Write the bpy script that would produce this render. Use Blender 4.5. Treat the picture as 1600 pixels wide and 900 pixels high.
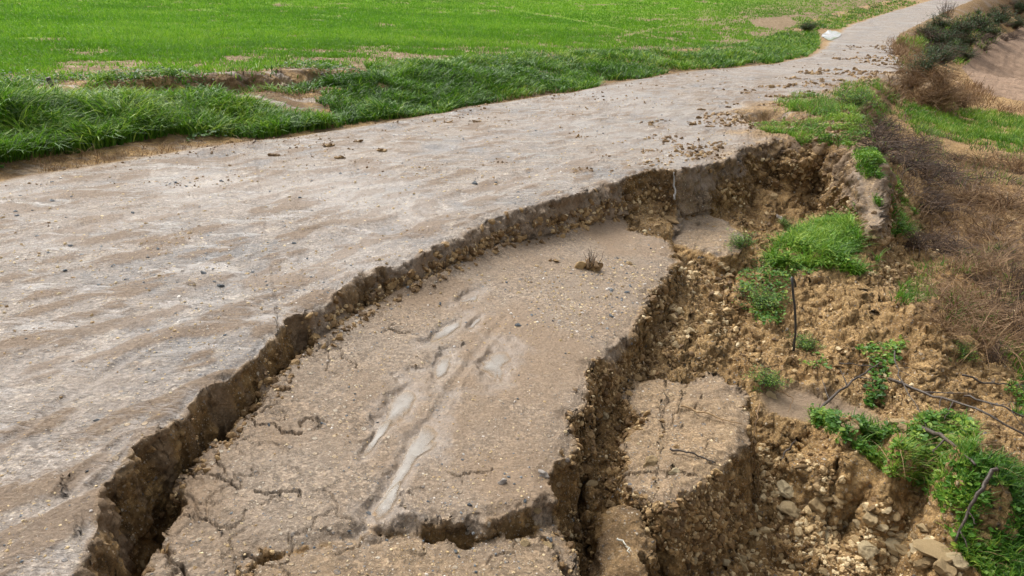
import bpy, math, random
import numpy as np
for o in list(bpy.data.objects): bpy.data.objects.remove(o)
S = bpy.context.scene
COL = S.collection
RAD = math.radians

# ------------------------------------------------------------------ camera
CAMH, PITCH, FPX = 1.5, 21.2, 1110.0
cam_d = bpy.data.cameras.new('camera'); cam = bpy.data.objects.new('camera', cam_d); COL.objects.link(cam)
cam.location = (0, 0, CAMH); cam.rotation_euler = (RAD(90-PITCH), 0, 0)
cam_d.sensor_width = 36; cam_d.lens = 36*FPX/1600; cam_d.clip_start = 0.05; cam_d.clip_end = 3000
S.camera = cam
# ------------------------------------------------------------------ world, overcast day
W = bpy.data.worlds.new('World'); S.world = W; W.use_nodes = True
nt = W.node_tree; nt.nodes.clear()
sky = nt.nodes.new('ShaderNodeTexSky'); sky.sky_type = 'NISHITA'; sky.sun_disc = False
SUN_EL, SUN_AZ = 52, -35
sky.sun_elevation = RAD(SUN_EL); sky.sun_rotation = RAD(SUN_AZ); sky.dust_density = 6; sky.air_density = 1.0
hs = nt.nodes.new('ShaderNodeHueSaturation'); hs.inputs['Saturation'].default_value = 0.22
bg = nt.nodes.new('ShaderNodeBackground'); bg.inputs['Strength'].default_value = 0.12
wo = nt.nodes.new('ShaderNodeOutputWorld')
nt.links.new(sky.outputs[0], hs.inputs['Color']); nt.links.new(hs.outputs[0], bg.inputs[0]); nt.links.new(bg.outputs[0], wo.inputs[0])
sd = bpy.data.lights.new('sun', 'SUN'); sun = bpy.data.objects.new('sun', sd); COL.objects.link(sun)
sd.energy = 1.2; sd.angle = RAD(24); sd.color = (1, .97, .93)
sun.rotation_euler = (RAD(90-SUN_EL), 0, RAD(180-SUN_AZ))
S.view_settings.view_transform = 'Standard'; S.view_settings.look = 'None'
S.view_settings.gamma = 1; S.view_settings.use_curve_mapping = False
S.view_settings.exposure = 0.95

# ------------------------------------------------------------------ numeric helpers
rs = np.random.RandomState(7); random.seed(7)
T2 = rs.rand(256, 256).astype(np.float32); T2j = rs.rand(256, 256, 2).astype(np.float32)
T3 = rs.rand(64, 64, 64).astype(np.float32); T3j = rs.rand(32, 32, 32, 3).astype(np.float32)
def sstep(a, b, x):
    t = np.clip((x-a)/(b-a), 0, 1); return t*t*(3-2*t)
def vn2(x, y, s=0):
    x = x + s*17.31; y = y + s*9.77
    xi = np.floor(x).astype(np.int64); yi = np.floor(y).astype(np.int64)
    fx = x-xi; fy = y-yi; fx = fx*fx*(3-2*fx); fy = fy*fy*(3-2*fy)
    a = xi & 255; b = yi & 255; a1 = (a+1) & 255; b1 = (b+1) & 255
    return ((T2[a, b]*(1-fx)+T2[a1, b]*fx)*(1-fy) + (T2[a, b1]*(1-fx)+T2[a1, b1]*fx)*fy)*2-1
def fbm2(x, y, o=4, s=0, g=.5):
    v = 0; a = 1; t = 0
    for i in range(o):
        c, q = math.cos(i*1.1), math.sin(i*1.1)
        v = v + a*vn2((x*c-y*q)*2**i, (x*q+y*c)*2**i, s+i*3); t += a; a *= g
    return v/t
def vn3(x, y, z, s=0):
    x = x+s*5.3; y = y+s*7.1; z = z+s*3.7
    I = [np.floor(v).astype(np.int64) for v in (x, y, z)]
    f = [v-i for v, i in zip((x, y, z), I)]; f = [q*q*(3-2*q) for q in f]
    a, b, c = [i & 63 for i in I]; a1, b1, c1 = [(i+1) & 63 for i in I]
    fx, fy, fz = f
    def L(bb, cc): return T3[a, bb, cc]*(1-fx)+T3[a1, bb, cc]*fx
    return ((L(b, c)*(1-fy)+L(b1, c)*fy)*(1-fz)+(L(b, c1)*(1-fy)+L(b1, c1)*fy)*fz)*2-1
def worley2(x, y, s=0):
    x = x+s*11.3; y = y+s*4.9
    xi = np.floor(x).astype(np.int64); yi = np.floor(y).astype(np.int64)
    best = np.full(x.shape, 9., np.float32); bid = np.zeros(x.shape, np.float32)
    for dx in (-1, 0, 1):
        for dy in (-1, 0, 1):
            j = T2j[(xi+dx) & 255, (yi+dy) & 255]
            d = (xi+dx+j[..., 0]-x)**2+(yi+dy+j[..., 1]-y)**2
            m = d < best; best = np.where(m, d, best); bid = np.where(m, T2[(xi+dx) & 255, (yi+dy) & 255], bid)
    return np.sqrt(best), bid
def worley3(x, y, z, s=0):
    x = x+s*11.3; y = y+s*4.9
    xi = np.floor(x).astype(np.int64); yi = np.floor(y).astype(np.int64); zi = np.floor(z).astype(np.int64)
    best = np.full(x.shape, 9., np.float32)
    for dx in (-1, 0, 1):
        for dy in (-1, 0, 1):
            for dz in (-1, 0, 1):
                j = T3j[(xi+dx) & 31, (yi+dy) & 31, (zi+dz) & 31]
                d = (xi+dx+j[..., 0]-x)**2+(yi+dy+j[..., 1]-y)**2+(zi+dz+j[..., 2]-z)**2
                best = np.minimum(best, d)
    return np.sqrt(best)
def sdpoly(x, y, P, margin=1e9):
    """signed distance to a closed polygon, positive inside"""
    P = np.asarray(P, float); out = np.full(x.shape, -margin, float)
    lo = P.min(0)-margin; hi = P.max(0)+margin
    m = (x > lo[0]) & (x < hi[0]) & (y > lo[1]) & (y < hi[1])
    X = x[m]; Y = y[m]
    if X.size == 0: return out
    d = np.full(X.shape, 1e18); ins = np.zeros(X.shape, bool)
    for i in range(len(P)):
        a = P[i]; b = P[(i+1) % len(P)]; e = b-a; L = e@e+1e-12
        t = np.clip(((X-a[0])*e[0]+(Y-a[1])*e[1])/L, 0, 1)
        d = np.minimum(d, (X-a[0]-t*e[0])**2+(Y-a[1]-t*e[1])**2)
        if a[1] != b[1]:
            c = ((a[1] > Y) != (b[1] > Y)) & (X < (b[0]-a[0])*(Y-a[1])/(b[1]-a[1])+a[0]); ins ^= c
    r = np.sqrt(d); out[m] = np.maximum(np.where(ins, r, -r), -margin)
    return out
def dline(x, y, P, margin=.6):
    P = np.asarray(P, float); out = np.full(x.shape, margin, float)
    lo = P.min(0)-margin; hi = P.max(0)+margin
    m = (x > lo[0]) & (x < hi[0]) & (y > lo[1]) & (y < hi[1])
    X = x[m]; Y = y[m]; d = np.full(X.shape, margin**2)
    for i in range(len(P)-1):
        a = P[i]; b = P[i+1]; e = b-a; L = e@e+1e-12
        t = np.clip(((X-a[0])*e[0]+(Y-a[1])*e[1])/L, 0, 1)
        d = np.minimum(d, (X-a[0]-t*e[0])**2+(Y-a[1]-t*e[1])**2)
    out[m] = np.sqrt(d); return out
cp, sp = math.cos(RAD(PITCH)), math.sin(RAD(PITCH))
def ray(px, py):
    u = (px-800)/FPX; v = (450-py)/FPX
    return np.array([u, cp+v*sp, -sp+v*cp])
def P(px, py, z=0.):
    """survey point: where a sight line meets the level z"""
    d = ray(px, py); t = (z-CAMH)/d[2]; return np.array([d[0]*t, d[1]*t])
def PD(px, py, depth):
    d = ray(px, py); t = depth/d[1]; return np.array([d[0]*t, depth, CAMH+d[2]*t])
def proj(x, y, z):
    zc = y*cp-(z-CAMH)*sp; v = y*sp+(z-CAMH)*cp
    return 800+FPX*x/zc, 450-FPX*v/zc
def inpoly(x, y, Q): return sdpoly(x, y, Q) > 0

# ------------------------------------------------------------------ layout of the land
R_r = [0, 30, 40, 48, 62, 78, 95, 115, 200, 900]; R_z = [0, 0, .02, .12, .75, 1.6, 2.8, 4.2, 9, 40]
left_px = [(-500, 368), (0, 280), (200, 250), (340, 226), (480, 206), (600, 189), (740, 167), (870, 147), (960, 129), (1060, 112), (1160, 103), (1225, 96), (1268, 86), (1292, 72)]
left_far = [PD(1303, 55, 46), PD(1330, 40, 55), PD(1385, 25, 68), PD(1450, 12, 82), PD(1510, 1, 98)]
LEFT = [P(*q) for q in left_px] + [q[:2] for q in left_far]
lf = LEFT[-1]; LEFT += [lf+np.array([40, 45]), np.array([250., 400.]), np.array([-700., 700.]), np.array([-700., -60.]), np.array([-9., -14.])]
brk_px = [(90, 980), (120, 890), (143, 810), (155, 775), (150, 752), (198, 702), (245, 665), (290, 632), (335, 598), (380, 560), (418, 522), (448, 496), (505, 466), (560, 430),
          (600, 411), (665, 386), (720, 360), (757, 341), (800, 329), (860, 313), (905, 300), (960, 283), (1008, 263), (1060, 264), (1108, 252), (1146, 243)]
brk = [P(*q) for q in brk_px]
nic = [P(1154, 228), P(1205, 221), P(1262, 215), P(1312, 221), P(1338, 240), P(1358, 268), P(1376, 300, -.08)]
out_px = [(1392, 290, -.08), (1372, 245, 0), (1352, 205, 0), (1330, 180, 0), (1345, 158, 0), (1362, 130, 0), (1385, 119, 0), (1440, 116, 0), (1462, 122, 0), (1462, 108, 0), (1418, 98, 0), (1398, 84, 0), (1392, 72, 0)]
outl = [P(*q) for q in out_px]+[q[:2] for q in (PD(1404, 60, 46), PD(1440, 43, 56), PD(1480, 28, 69), PD(1525, 13, 84), PD(1566, 0, 100))]
UPPER = [np.array([-1.55, .0]), ] + brk + nic + outl + [outl[-1]+np.array([60, 50]), np.array([300., 420.]), np.array([-700., 720.]), np.array([-720., -70.]), np.array([-2.6, -5.])]
# smaller break in the road's shoulder
NOTCH = [P(*q) for q in [(1150, 180), (1178, 172), (1225, 172), (1262, 184), (1270, 196), (1225, 200), (1180, 194), (1158, 190)]]

G_pts = [(100, 960, -.6), (150, 850, -.55), (250, 730, -.5), (320, 660, -.5), (400, 600, -.45), (480, 530, -.4), (600, 465, -.36), (760, 390, -.34), (850, 350, -.36), (950, 345, -.44), (1030, 345, -.5), (1090, 330, -.56),
         (400, 800, -.7), (600, 870, -.7), (700, 600, -.7),
         (1040, 420, -.56), (1010, 480, -.66), (1080, 440, -.72), (1110, 395, -.68), (985, 540, -.72), (1050, 560, -.76), (1170, 400, -.78), (1130, 415, -.8), (1060, 395, -.76), (985, 600, -.7), (950, 660, -.74), (940, 740, -.78), (920, 850, -.84), (900, 960, -.95),
         (1160, 560, -.88), (1150, 480, -.84), (1200, 560, -.9), (1190, 605, -.88), (1130, 610, -.88),
         (1240, 645, -.9), (1330, 655, -.9), (1200, 760, -1.12), (1230, 860, -1.2), (1120, 890, -1.12), (1000, 940, -1.1), (1260, 700, -.96),
         (1320, 800, -1.16), (1300, 900, -1.2), (1400, 870, -1.15), (1330, 695, -.78), (1400, 715, -.72), (1470, 750, -.74), (1560, 780, -.72), (1540, 870, -.85), (1440, 800, -.98), (1360, 750, -1.05),
         (1450, 660, -.8), (1530, 640, -.86), (1590, 680, -.82), (1590, 600, -.84), (1500, 570, -.8), (1410, 610, -.82), (1380, 560, -.8), (1290, 600, -.88),
         (1400, 500, -.66), (1330, 470, -.72), (1480, 530, -.7), (1560, 520, -.86), (1560, 440, -.92), (1470, 440, -.95), (1420, 450, -.98), (1300, 540, -.86), (1255, 520, -.88), (1250, 440, -.66),
         (1350, 370, -.62), (1290, 370, -.64), (1250, 400, -.64), (1200, 430, -.66), (1195, 490, -.8), (1390, 345, -.66), (1240, 360, -.78),
         (1250, 325, -.74), (1200, 345, -.72), (1180, 300, -.55), (1320, 318, -.76), (1230, 285, -.5), (1290, 280, -.52), (1335, 285, -.5), (1160, 370, -.66),
         (1440, 380, -1.0), (1520, 370, -.95), (1590, 370, -.9), (1450, 300, -.8), (1550, 310, -.9), (1420, 255, -.65), (1480, 250, -.95), (1590, 260, -1.0), (1430, 210, -.7), (1500, 205, -.95), (1590, 215, -1.05),
         (1400, 165, -.45), (1470, 170, -.8), (1560, 170, -1.15), (1390, 145, -.3), (1450, 145, -.75), (1500, 130, -1.2), (1560, 120, -1.7), (1640, 130, -1.8), (1480, 108, -1.2), (1520, 100, -1.9),
         (1690, 300, -1.2), (1690, 500, -1.1), (1690, 700, -1.0), (1700, 880, -1.0)]
Gp = [(*P(a, b, z), z) for a, b, z in G_pts]
for q in (PD(1450, 72, 46), PD(1480, 60, 52), PD(1520, 75, 56), PD(1595, 62, 80), PD(1700, 60, 80), PD(1700, 30, 130), PD(1650, 38, 130), PD(1590, 40, 100), PD(1540, 35, 74), PD(1570, 22, 88), PD(1620, 8, 110), PD(1800, 20, 160)): Gp.append(tuple(q))
Gp += [(-1.2, .4, -.6), (0, .5, -.8), (1.5, .6, -1.1), (2.6, 1, -1.2)]
Gp = np.array(Gp)
def gk(x, y): return np.stack([np.arctan2(x, np.maximum(y, .05))*2.2, np.log(np.hypot(x, y)+.3)], -1)
def tpsk(d2): return .5*d2*np.log(d2+1e-9)
_K = gk(Gp[:, 0], Gp[:, 1]); _n = len(_K)
_A = np.zeros((_n+3, _n+3)); _A[:_n, :_n] = tpsk(((_K[:, None]-_K[None])**2).sum(-1))+np.eye(_n)*2e-4
_A[:_n, _n] = 1; _A[:_n, _n+1:] = _K; _A[_n:, :_n] = _A[:_n, _n:].T
_w = np.linalg.solve(_A, np.r_[Gp[:, 2], 0, 0, 0])
_g0, _g1 = np.meshgrid(np.linspace(-1.75, 1.72, 400), np.linspace(-.1, 5.1, 600), indexing='ij')
_GT = _w[_n]+_g0*_w[_n+1]+_g1*_w[_n+2]
for _i in range(_n): _GT += _w[_i]*tpsk((_g0-_K[_i, 0])**2+(_g1-_K[_i, 1])**2)
_GT = np.clip(_GT, -3, 9)
def Gz(x, y):
    k = gk(x, y); a = np.clip((k[..., 0]+1.75)/3.47, 0, 1)*398.999; b = np.clip((k[..., 1]+.1)/5.2, 0, 1)*598.999
    i = a.astype(int); j = b.astype(int); a = a-i; b = b-j
    return (_GT[i, j]*(1-a)+_GT[i+1, j]*a)*(1-b)+(_GT[i, j+1]*(1-a)+_GT[i+1, j+1]*a)*b

# raised pieces of broken road: outline points with their levels
def piece(pts, w, jit=.02, **k):
    W_ = np.array([(*P(a, b, z), z) for a, b, z in pts])
    c, *_ = np.linalg.lstsq(np.c_[W_[:, :2], np.ones(len(W_))], W_[:, 2], rcond=None)
    return dict(poly=W_[:, :2], pl=c, w=w, jit=jit, **k)
PIECES = [
 piece([(160, 1000, -.12), (190, 900, -.14), (213, 870, -.14), (262, 800, -.15), (290, 735, -.16), (325, 692, -.17), (372, 655, -.19), (405, 610, -.19), (452, 580, -.2), (478, 552, -.2), (500, 520, -.21), (545, 495, -.22), (600, 470, -.24),
        (610, 430, -.25), (700, 385, -.25), (770, 340, -.27), (860, 310, -.3), (960, 300, -.33), (985, 350, -.33), (1040, 362, -.36), (1055, 400, -.38), (1040, 430, -.38), (1005, 470, -.39), (990, 510, -.39), (962, 545, -.4),
        (925, 590, -.4), (922, 640, -.39), (893, 662, -.39), (890, 710, -.38), (868, 745, -.37), (862, 790, -.37), (800, 815, -.35), (740, 828, -.33), (680, 815, -.31), (620, 820, -.29), (560, 836, -.27), (500, 845, -.25), (440, 860, -.24), (405, 853, -.23), (385, 875, -.22), (330, 1000, -.18)],
       .05, .03, name='slab', pave=1, tone=0),
 piece([(345, 1010, -.2), (400, 880, -.25), (460, 866, -.27), (540, 849, -.3), (620, 831, -.32), (690, 832, -.35), (760, 834, -.37), (830, 822, -.4), (868, 802, -.41), (880, 850, -.44), (905, 885, -.46), (880, 960, -.46), (860, 1100, -.46), (400, 1100, -.22)],
       .05, .03, name='slabB', pave=.75, tone=0),
 piece([(985, 590, -.62), (1060, 583, -.62), (1130, 590, -.62), (1160, 610, -.62), (1172, 650, -.62), (1165, 700, -.61), (1118, 745, -.6), (1090, 765, -.6), (1060, 800, -.6), (1020, 785, -.6), (985, 770, -.6), (962, 745, -.61), (965, 700, -.62), (985, 650, -.63), (975, 615, -.63)],
       .09, .05, name='block', pave=.6, tone=.1),
 piece([(950, 775, -.68), (985, 785, -.67), (1020, 805, -.66), (1030, 835, -.66), (1015, 960, -.72), (930, 980, -.75), (925, 860, -.72), (935, 810, -.7)],
       .07, .03, name='blockB', pave=.25, tone=.0),
 piece([(1048, 345, -.56), (1090, 334, -.55), (1140, 345, -.55), (1166, 365, -.56), (1160, 390, -.58), (1120, 400, -.6), (1075, 388, -.6), (1045, 372, -.58)],
       .09, .02, name='chip', pave=.6, tone=.6),
 piece([(985, 350, -.42), (1010, 320, -.40), (1052, 318, -.40), (1056, 340, -.46), (1035, 366, -.5), (1000, 368, -.47)],
       .1, .03, name='lump', pave=.1, tone=0),
 piece([(1150, 225, -.02), (1180, 222, -.03), (1185, 250, -.2), (1170, 262, -.25), (1150, 250, -.2)], .1, .03, name='ledge', pave=0, tone=0),
 piece([(1240, 225, -.1), (1275, 222, -.1), (1280, 250, -.25), (1255, 262, -.3), (1225, 258, -.25)], .1, .03, name='ledge2', pave=0, tone=0),
 piece([(1285, 330, -.72), (1300, 322, -.7), (1330, 330, -.7), (1300, 345, -.74), (1240, 350, -.76)], .12, .03, name='ledge3', pave=0, tone=0),
 piece([(1240, 705, -.86), (1290, 690, -.84), (1350, 700, -.82), (1398, 725, -.8), (1400, 760, -.86), (1370, 780, -.92), (1350, 755, -.9), (1310, 760, -.9), (1270, 740, -.88)], .08, .04, name='clod', pave=0, tone=0),
]
def PL(lst, z): return np.array([P(a, b, z) for a, b in lst])
CRACKS = [  # polyline, width, depth
 (PL([(345, 648), (385, 655), (430, 660), (470, 668)], -.19), .009, .05), (PL([(395, 655), (420, 640), (440, 635)], -.2), .005, .03),
 (PL([(470, 668), (478, 655), (500, 656)], -.22), .008, .04), (PL([(300, 735), (340, 738), (370, 752)], -.17), .007, .04), (PL([(340, 708), (352, 730)], -.17), .006, .03),
 (PL([(280, 795), (320, 797), (365, 806)], -.17), .007, .03), (PL([(240, 820), (258, 850), (282, 870), (295, 900)], -.16), .008, .04), (PL([(282, 870), (310, 890), (330, 915)], -.18), .006, .03), (PL([(215, 880), (240, 886), (265, 890)], -.15), .007, .03),
 (PL([(450, 572), (478, 560), (500, 545), (520, 540)], -.2), .01, .05), (PL([(500, 520), (520, 545), (540, 560), (560, 572)], -.21), .007, .03), (PL([(515, 545), (512, 570), (530, 585)], -.21), .005, .02),
 (PL([(608, 518), (640, 520)], -.24), .012, .05), (PL([(700, 750), (740, 745), (770, 738)], -.33), .005, .02), (PL([(590, 790), (640, 775)], -.3), .005, .02),
 (PL([(835, 845), (860, 860), (880, 880), (890, 905)], -.44), .014, .10), (PL([(400, 780), (440, 776), (470, 782)], -.25), .006, .03), (PL([(380, 870), (420, 880), (450, 872)], -.24), .006, .03),
 (PL([(968, 742), (1010, 735), (1050, 736), (1090, 745)], -.61), .01, .05), (PL([(985, 765), (1010, 785), (1030, 800), (1040, 815)], -.6), .014, .12), (PL([(1075, 590), (1085, 610), (1100, 625)], -.62), .006, .03),
 (PL([(1050, 660), (1060, 640), (1090, 635)], -.62), .006, .03), (PL([(1008, 850), (1025, 900), (1040, 960)], -.66), .02, .2), (PL([(905, 790), (915, 850), (925, 930)], -.9), .03, .15),
 (PL([(1318, 725), (1322, 790)], -.86), .012, .1), (PL([(1295, 735), (1300, 755)], -.86), .01, .06),
 (PL([(1270, 612), (1310, 640), (1350, 665)], -.9), .012, .04)]
def jag(P_, amp=.16, lv=4):
    P_ = [np.array(q, float) for q in P_]
    for _ in range(lv):
        o_ = [P_[0]]
        for a, b in zip(P_[:-1], P_[1:]):
            d = b-a
            if np.hypot(*d) > .012: o_.append((a+b)/2+np.array([-d[1], d[0]])*amp*rs.randn())
            o_.append(b)
        P_ = o_
    return np.array(P_)
_extra = []
for P_, w_, dp in CRACKS:
    if dp < .09:
        for _ in range(2):
            a = P_[rs.randint(len(P_))]; an = rs.rand()*6.28; ln = rs.uniform(.04, .12); _extra.append((np.array([a, a+np.array([math.cos(an), math.sin(an)])*ln]), w_*.5, dp*.5))
for _ in range(26):
    a = P(rs.uniform(230, 640), rs.uniform(560, 900), -.22) if rs.rand() < .6 else P(rs.uniform(980, 1150), rs.uniform(600, 740), -.62); an = rs.rand()*6.28; ln = rs.uniform(.05, .16)
    _extra.append((np.array([a, a+np.array([math.cos(an), math.sin(an)])*ln]), .004, .012))
_rim = [(345, 685), (300, 725), (285, 770), (262, 810), (240, 850), (385, 640), (420, 612), (470, 565), (505, 535), (560, 500), (650, 440), (430, 850), (520, 835), (640, 812), (760, 815)]
for a_, b_ in _rim:
    a = P(a_, b_, -.19); h0 = rs.uniform(-.3, 1.3); q = [a]
    for k_ in range(rs.randint(3, 7)):
        h0 += rs.randn()*.5; q.append(q[-1]+np.array([math.cos(h0), math.sin(h0)])*rs.uniform(.03, .09))
        if rs.rand() < .35: h1 = h0+rs.choice([-1, 1])*1.1; _extra.append((np.array([q[-1], q[-1]+np.array([math.cos(h1), math.sin(h1)])*rs.uniform(.04, .1)]), .0035, .012))
    _extra.append((np.array(q), .0042, .014))
CRACKS = [(P_, w_*(.7 if dp < .09 else 1), dp) for P_, w_, dp in CRACKS]
CRACKS = [(jag(P_), w_, dp) for P_, w_, dp in CRACKS+_extra]
TRACKS = [(PL([(570, 900), (620, 790), (665, 690), (704, 620), (745, 560), (790, 500)], -.32), .022, .012), (PL([(560, 690), (600, 650), (650, 600), (680, 560)], -.28), .025, .012),
          (PL([(470, 640), (520, 600), (600, 540), (640, 510)], -.24), .03, .01)]
RUTS = [(np.array([P(-200, 470), P(0, 393), P(100, 370), P(200, 345), P(330, 318), P(500, 275), P(760, 215), P(1000, 165), P(1150, 135)]), .16, .016),
        (np.array([P(-200, 700), P(0, 600), P(60, 575), P(130, 545), P(300, 470), P(500, 395), P(700, 320), P(860, 265), P(1040, 205), P(1160, 160)]), .18, .016),
        (np.array([P(0, 700), P(100, 625), P(240, 530)]), .03, .008), (np.array([P(60, 800), P(200, 680)]), .03, .008)]
PUD = [  # puddles: px, py, half length, half width, heading(deg from +Y towards +X)
 (628, 625, .16, .05, 8), (690, 577, .12, .028, 8), (775, 565, .17, .05, 10), (640, 715, .27, .036, 12), (610, 775, .12, .022, 12), (705, 510, .18, .028, 25), (735, 463, .12, .035, 30), (745, 500, .08, .02, 20), (590, 680, .12, .018, 12)]
SL = PIECES[0]['pl']
def slabz(x, y): return SL[0]*x+SL[1]*y+SL[2]
PUDW = []
for a, b, l, w_, hd in PUD:
    z = -.3
    for _ in range(8): xy = P(a, b, z); z = slabz(*xy)
    PUDW.append((xy[0], xy[1], z-.004, l, w_, RAD(hd)))
def pudq(x, y, p):
    c, s = math.cos(p[5]), math.sin(p[5]); dx = x-p[0]; dy = y-p[1]
    u = (dx*s+dy*c)/p[3]; v = (dx*c-dy*s)/p[4]
    return np.sqrt(u*u+v*v+1e-9)*(1+.45*vn2(x*9, y*9, 5)+.28*vn2(x*24, y*24, 6))
mudpool = np.array([P(a, b, -.9) for a, b in [(1172, 618), (1200, 607), (1250, 606), (1300, 618), (1350, 640), (1395, 665), (1372, 680), (1330, 672), (1290, 668), (1265, 662), (1215, 660), (1180, 650)]])

ROAD, SLAB, SLABB, BLOCK, BLOCKB, CHIP, GROUND, VERGE, FIELD, PLOUGH, BANK = range(11)
def land(x, y, fine=True):
    x = np.asarray(x, float); y = np.asarray(y, float)
    r = np.hypot(x, y)
    e = sdpoly(x, y, LEFT)
    j1 = vn2(x*2.3, y*2.3, 1); j2 = vn2(x*9, y*9, 2); j3 = vn2(x*31, y*31, 3)
    su = sdpoly(x, y, UPPER) + .03*j1*np.minimum(1, r/3) + .022*j2 + .009*j3
    e = e + .12*vn2(x*.9, y*.9, 8)+.06*j1
    # ---- upper level
    R = np.interp(r, R_r, R_z)
    near = r < 22
    zR = R + .022*fbm2(x*.35, y*.35, 2, 11) + .006*fbm2(x*2.2, y*2.2, 3, 12)
    wet = sstep(.05, .5, fbm2(x*.5+y*.2, y*.35, 3, 14))*.6
    mud = np.zeros_like(x)
    if fine:
        rowd = (x*.6+y*.8); across = (x*.8-y*.6)
        lug = fbm2(rowd*1.3, across*7, 3, 15)
        zR = zR + .012*lug*sstep(-.5, -4, across)*(.4+.6*sstep(-.3, .3, j1)) + .004*fbm2(x*6, y*6, 3, 17)+.0025*fbm2(x*18, y*18, 2, 16)
        for pl, w_, dp in RUTS:
            d = dline(x, y, pl, .6); tread = .5+.5*np.sin(rowd*52+across*20)
            g = np.exp(-(d/w_)**2); zR = zR-dp*g*(1-.55*tread*sstep(.3, .5, vn2(x*1.1, y*1.1, 9)*.5+.5)); wet = np.maximum(wet, .3*g)
            mud = np.maximum(mud, .6*np.exp(-((d-w_*1.25)/(w_*.4))**2)*sstep(0, .5, j1)); zR = zR+.008*np.exp(-((d-w_*1.3)/(w_*.35))**2)*(.6+.7*j2)
        cl = sstep(.32, .62, fbm2(x*2.6, y*2.6, 3, 21))*sstep(-3.2, -.2, e)*sstep(60, 12, r)
        zR = zR + cl*(.012+.012*j3); mud = np.maximum(mud, cl)
        cl2 = sstep(.52, .66, fbm2(x*5.1, y*5.1, 3, 22))*sstep(14, 8, r); zR = zR+cl2*.008; mud = np.maximum(mud, cl2*.8)
        fk = sstep(.07, .2, fbm2(rowd*3.2, across*9, 4, 24)*(.6+.6*sstep(-.4, .5, fbm2(x*.7, y*.7, 2, 25))))*sstep(26, 14, r)
        zR = zR+.006*fk; mud = np.maximum(mud, fk*.95)
        fk = sstep(.1, .3, fbm2(rowd*.9, across*2.6, 5, 26))*sstep(-.8, -2.6, across*0-e*1.0-2.4)*sstep(30, 18, r); zR = zR+.008*fk*(1+j3); mud = np.maximum(mud, fk*.9)
        # crumbs near far washout
        f2 = sstep(8.5, 11, r)*sstep(30, 20, r)*sstep(1.6, .2, su); c3 = sstep(.0, .5, fbm2(x*4, y*4, 3, 23))*f2
        zR = zR+c3*.04*(1+j3); mud = np.maximum(mud, c3*.8)
    hb = np.interp(r, [5, 10, 15, 22, 30, 45, 70], [.66, .66, .54, .40, .28, .3, .35])
    lump = 1.8*fbm2(x*1.1, y*1.1, 3, 31)
    cut = sstep(-.25, .15, vn2(x*.42+3, y*.42, 32))*sstep(34, 16, r)
    prof = .55*sstep(.2, 1.9, e)+.45*(sstep(1.3, 2.9, e)*(1-cut)+sstep(2.25, 2.6, e+.1*lump)*cut)
    zL = R + hb*prof + .06*lump*sstep(0, .8, e)*sstep(3.6, 2, e) + .05*np.maximum(0, e-2.7) - .05*np.exp(-((e-.05)/.22)**2)+.05*np.exp(-((e+.45)/.18)**2)*sstep(0, .5, lump+.2)
    zL = zL + sstep(2.4, 4, e)*.03*fbm2(x*1.7, y*1.7, 3, 33) + .5*fbm2(x*.03, y*.03, 2, 34)*sstep(12, 60, e)
    if fine: zL = zL + .02*fbm2(x*7, y*7, 3, 35)*sstep(-.2, .3, e)
    up = np.where(e > -.6, zR*sstep(.3, -.2, e)+zL*sstep(-.2, .3, e)+.04*np.exp(-((e+.4)/.15)**2)*np.clip(lump+.4, 0, 1), zR)
    E_ = P(1384, 302, -.1); up = up-.42*sstep(1.5, .1, np.hypot(x-E_[0], y-E_[1])); up = up+.05*fbm2(x*2.5, y*2.5, 3, 36)*sstep(2.2, 1.2, np.hypot(x-E_[0], y-E_[1]))
    # the notch in the shoulder
    nd = sdpoly(x, y, NOTCH, 1.)+.12*j1+.09*j2; wn = sstep(-.02, .35, nd); up = up-wn*(.17+.07*j2)
    # shoulder with grass: slightly lumpy
    # ---- lower level
    G = Gz(x, y)
    rub = sstep(16, 9, r)
    lvl = G.copy()
    if fine:
        G = G + .05*fbm2(x*1.6, y*1.6, 4, 41)*np.clip(r/4, .4, 1.5)
        rg = 1-np.abs(fbm2(x*2.2, y*2.2, 4, 42)); G = G+.10*(rg-.75)*sstep(1., 3., r); rg = 1-np.abs(fbm2(x*7, y*7, 4, 43)); G = G+.07*(rg-.75)*rub; G = G+.022*fbm2(x*26, y*26, 4, 46, .65)*rub
        for sc, am, th in ((5.5, .055, .55), (11, .02, .6), (21, .012, .6), (40, .009, .5)):
            m = (su < .1) & (r < 14)
            d = np.ones_like(x); b = np.zeros_like(x)
            d[m], b[m] = worley2(x[m]*sc, y[m]*sc, int(sc))
            G = G + am*np.clip(1.15-(d+.12*j3)/.6, 0, .75)*(b > th-.1)*(.3+b)*rub
    ml = sstep(-.03, .12, sdpoly(x, y, mudpool, 1.)+.05*j1+.03*j2)
    G = G*(1-ml)+(-.91+.004*j2)*ml
    z = G; reg = np.full(x.shape, GROUND); pave = np.zeros_like(x); tone = np.zeros_like(x)
    mudg = np.maximum(ml, 0)
    for i, pc in enumerate(PIECES):
        m = sdpoly(x, y, pc['poly'], .6)
        s_ = m + pc['jit']*(.8*j1*.5+j2)+.012*j3
        wv = sstep(-pc['w'], pc['w']*.35, s_)
        top = pc['pl'][0]*x+pc['pl'][1]*y+pc['pl'][2]
        if fine:
            top = top + .010*fbm2(x*2.5, y*2.5, 3, 51)+.004*fbm2(x*12, y*12, 2, 52)
            top = top - .03*sstep(.09, 0, s_)*(.4+.6*j2*j2*2)
            if pc['pave'] < .5: top = top+.07*fbm2(x*6, y*6, 3, 53)
            if pc['name'] in ('block', 'chip'): top = top+.035*fbm2(x*4, y*4, 4, 54)+.012*fbm2(x*16, y*16, 2, 55)
        mm = wv > 0
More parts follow.
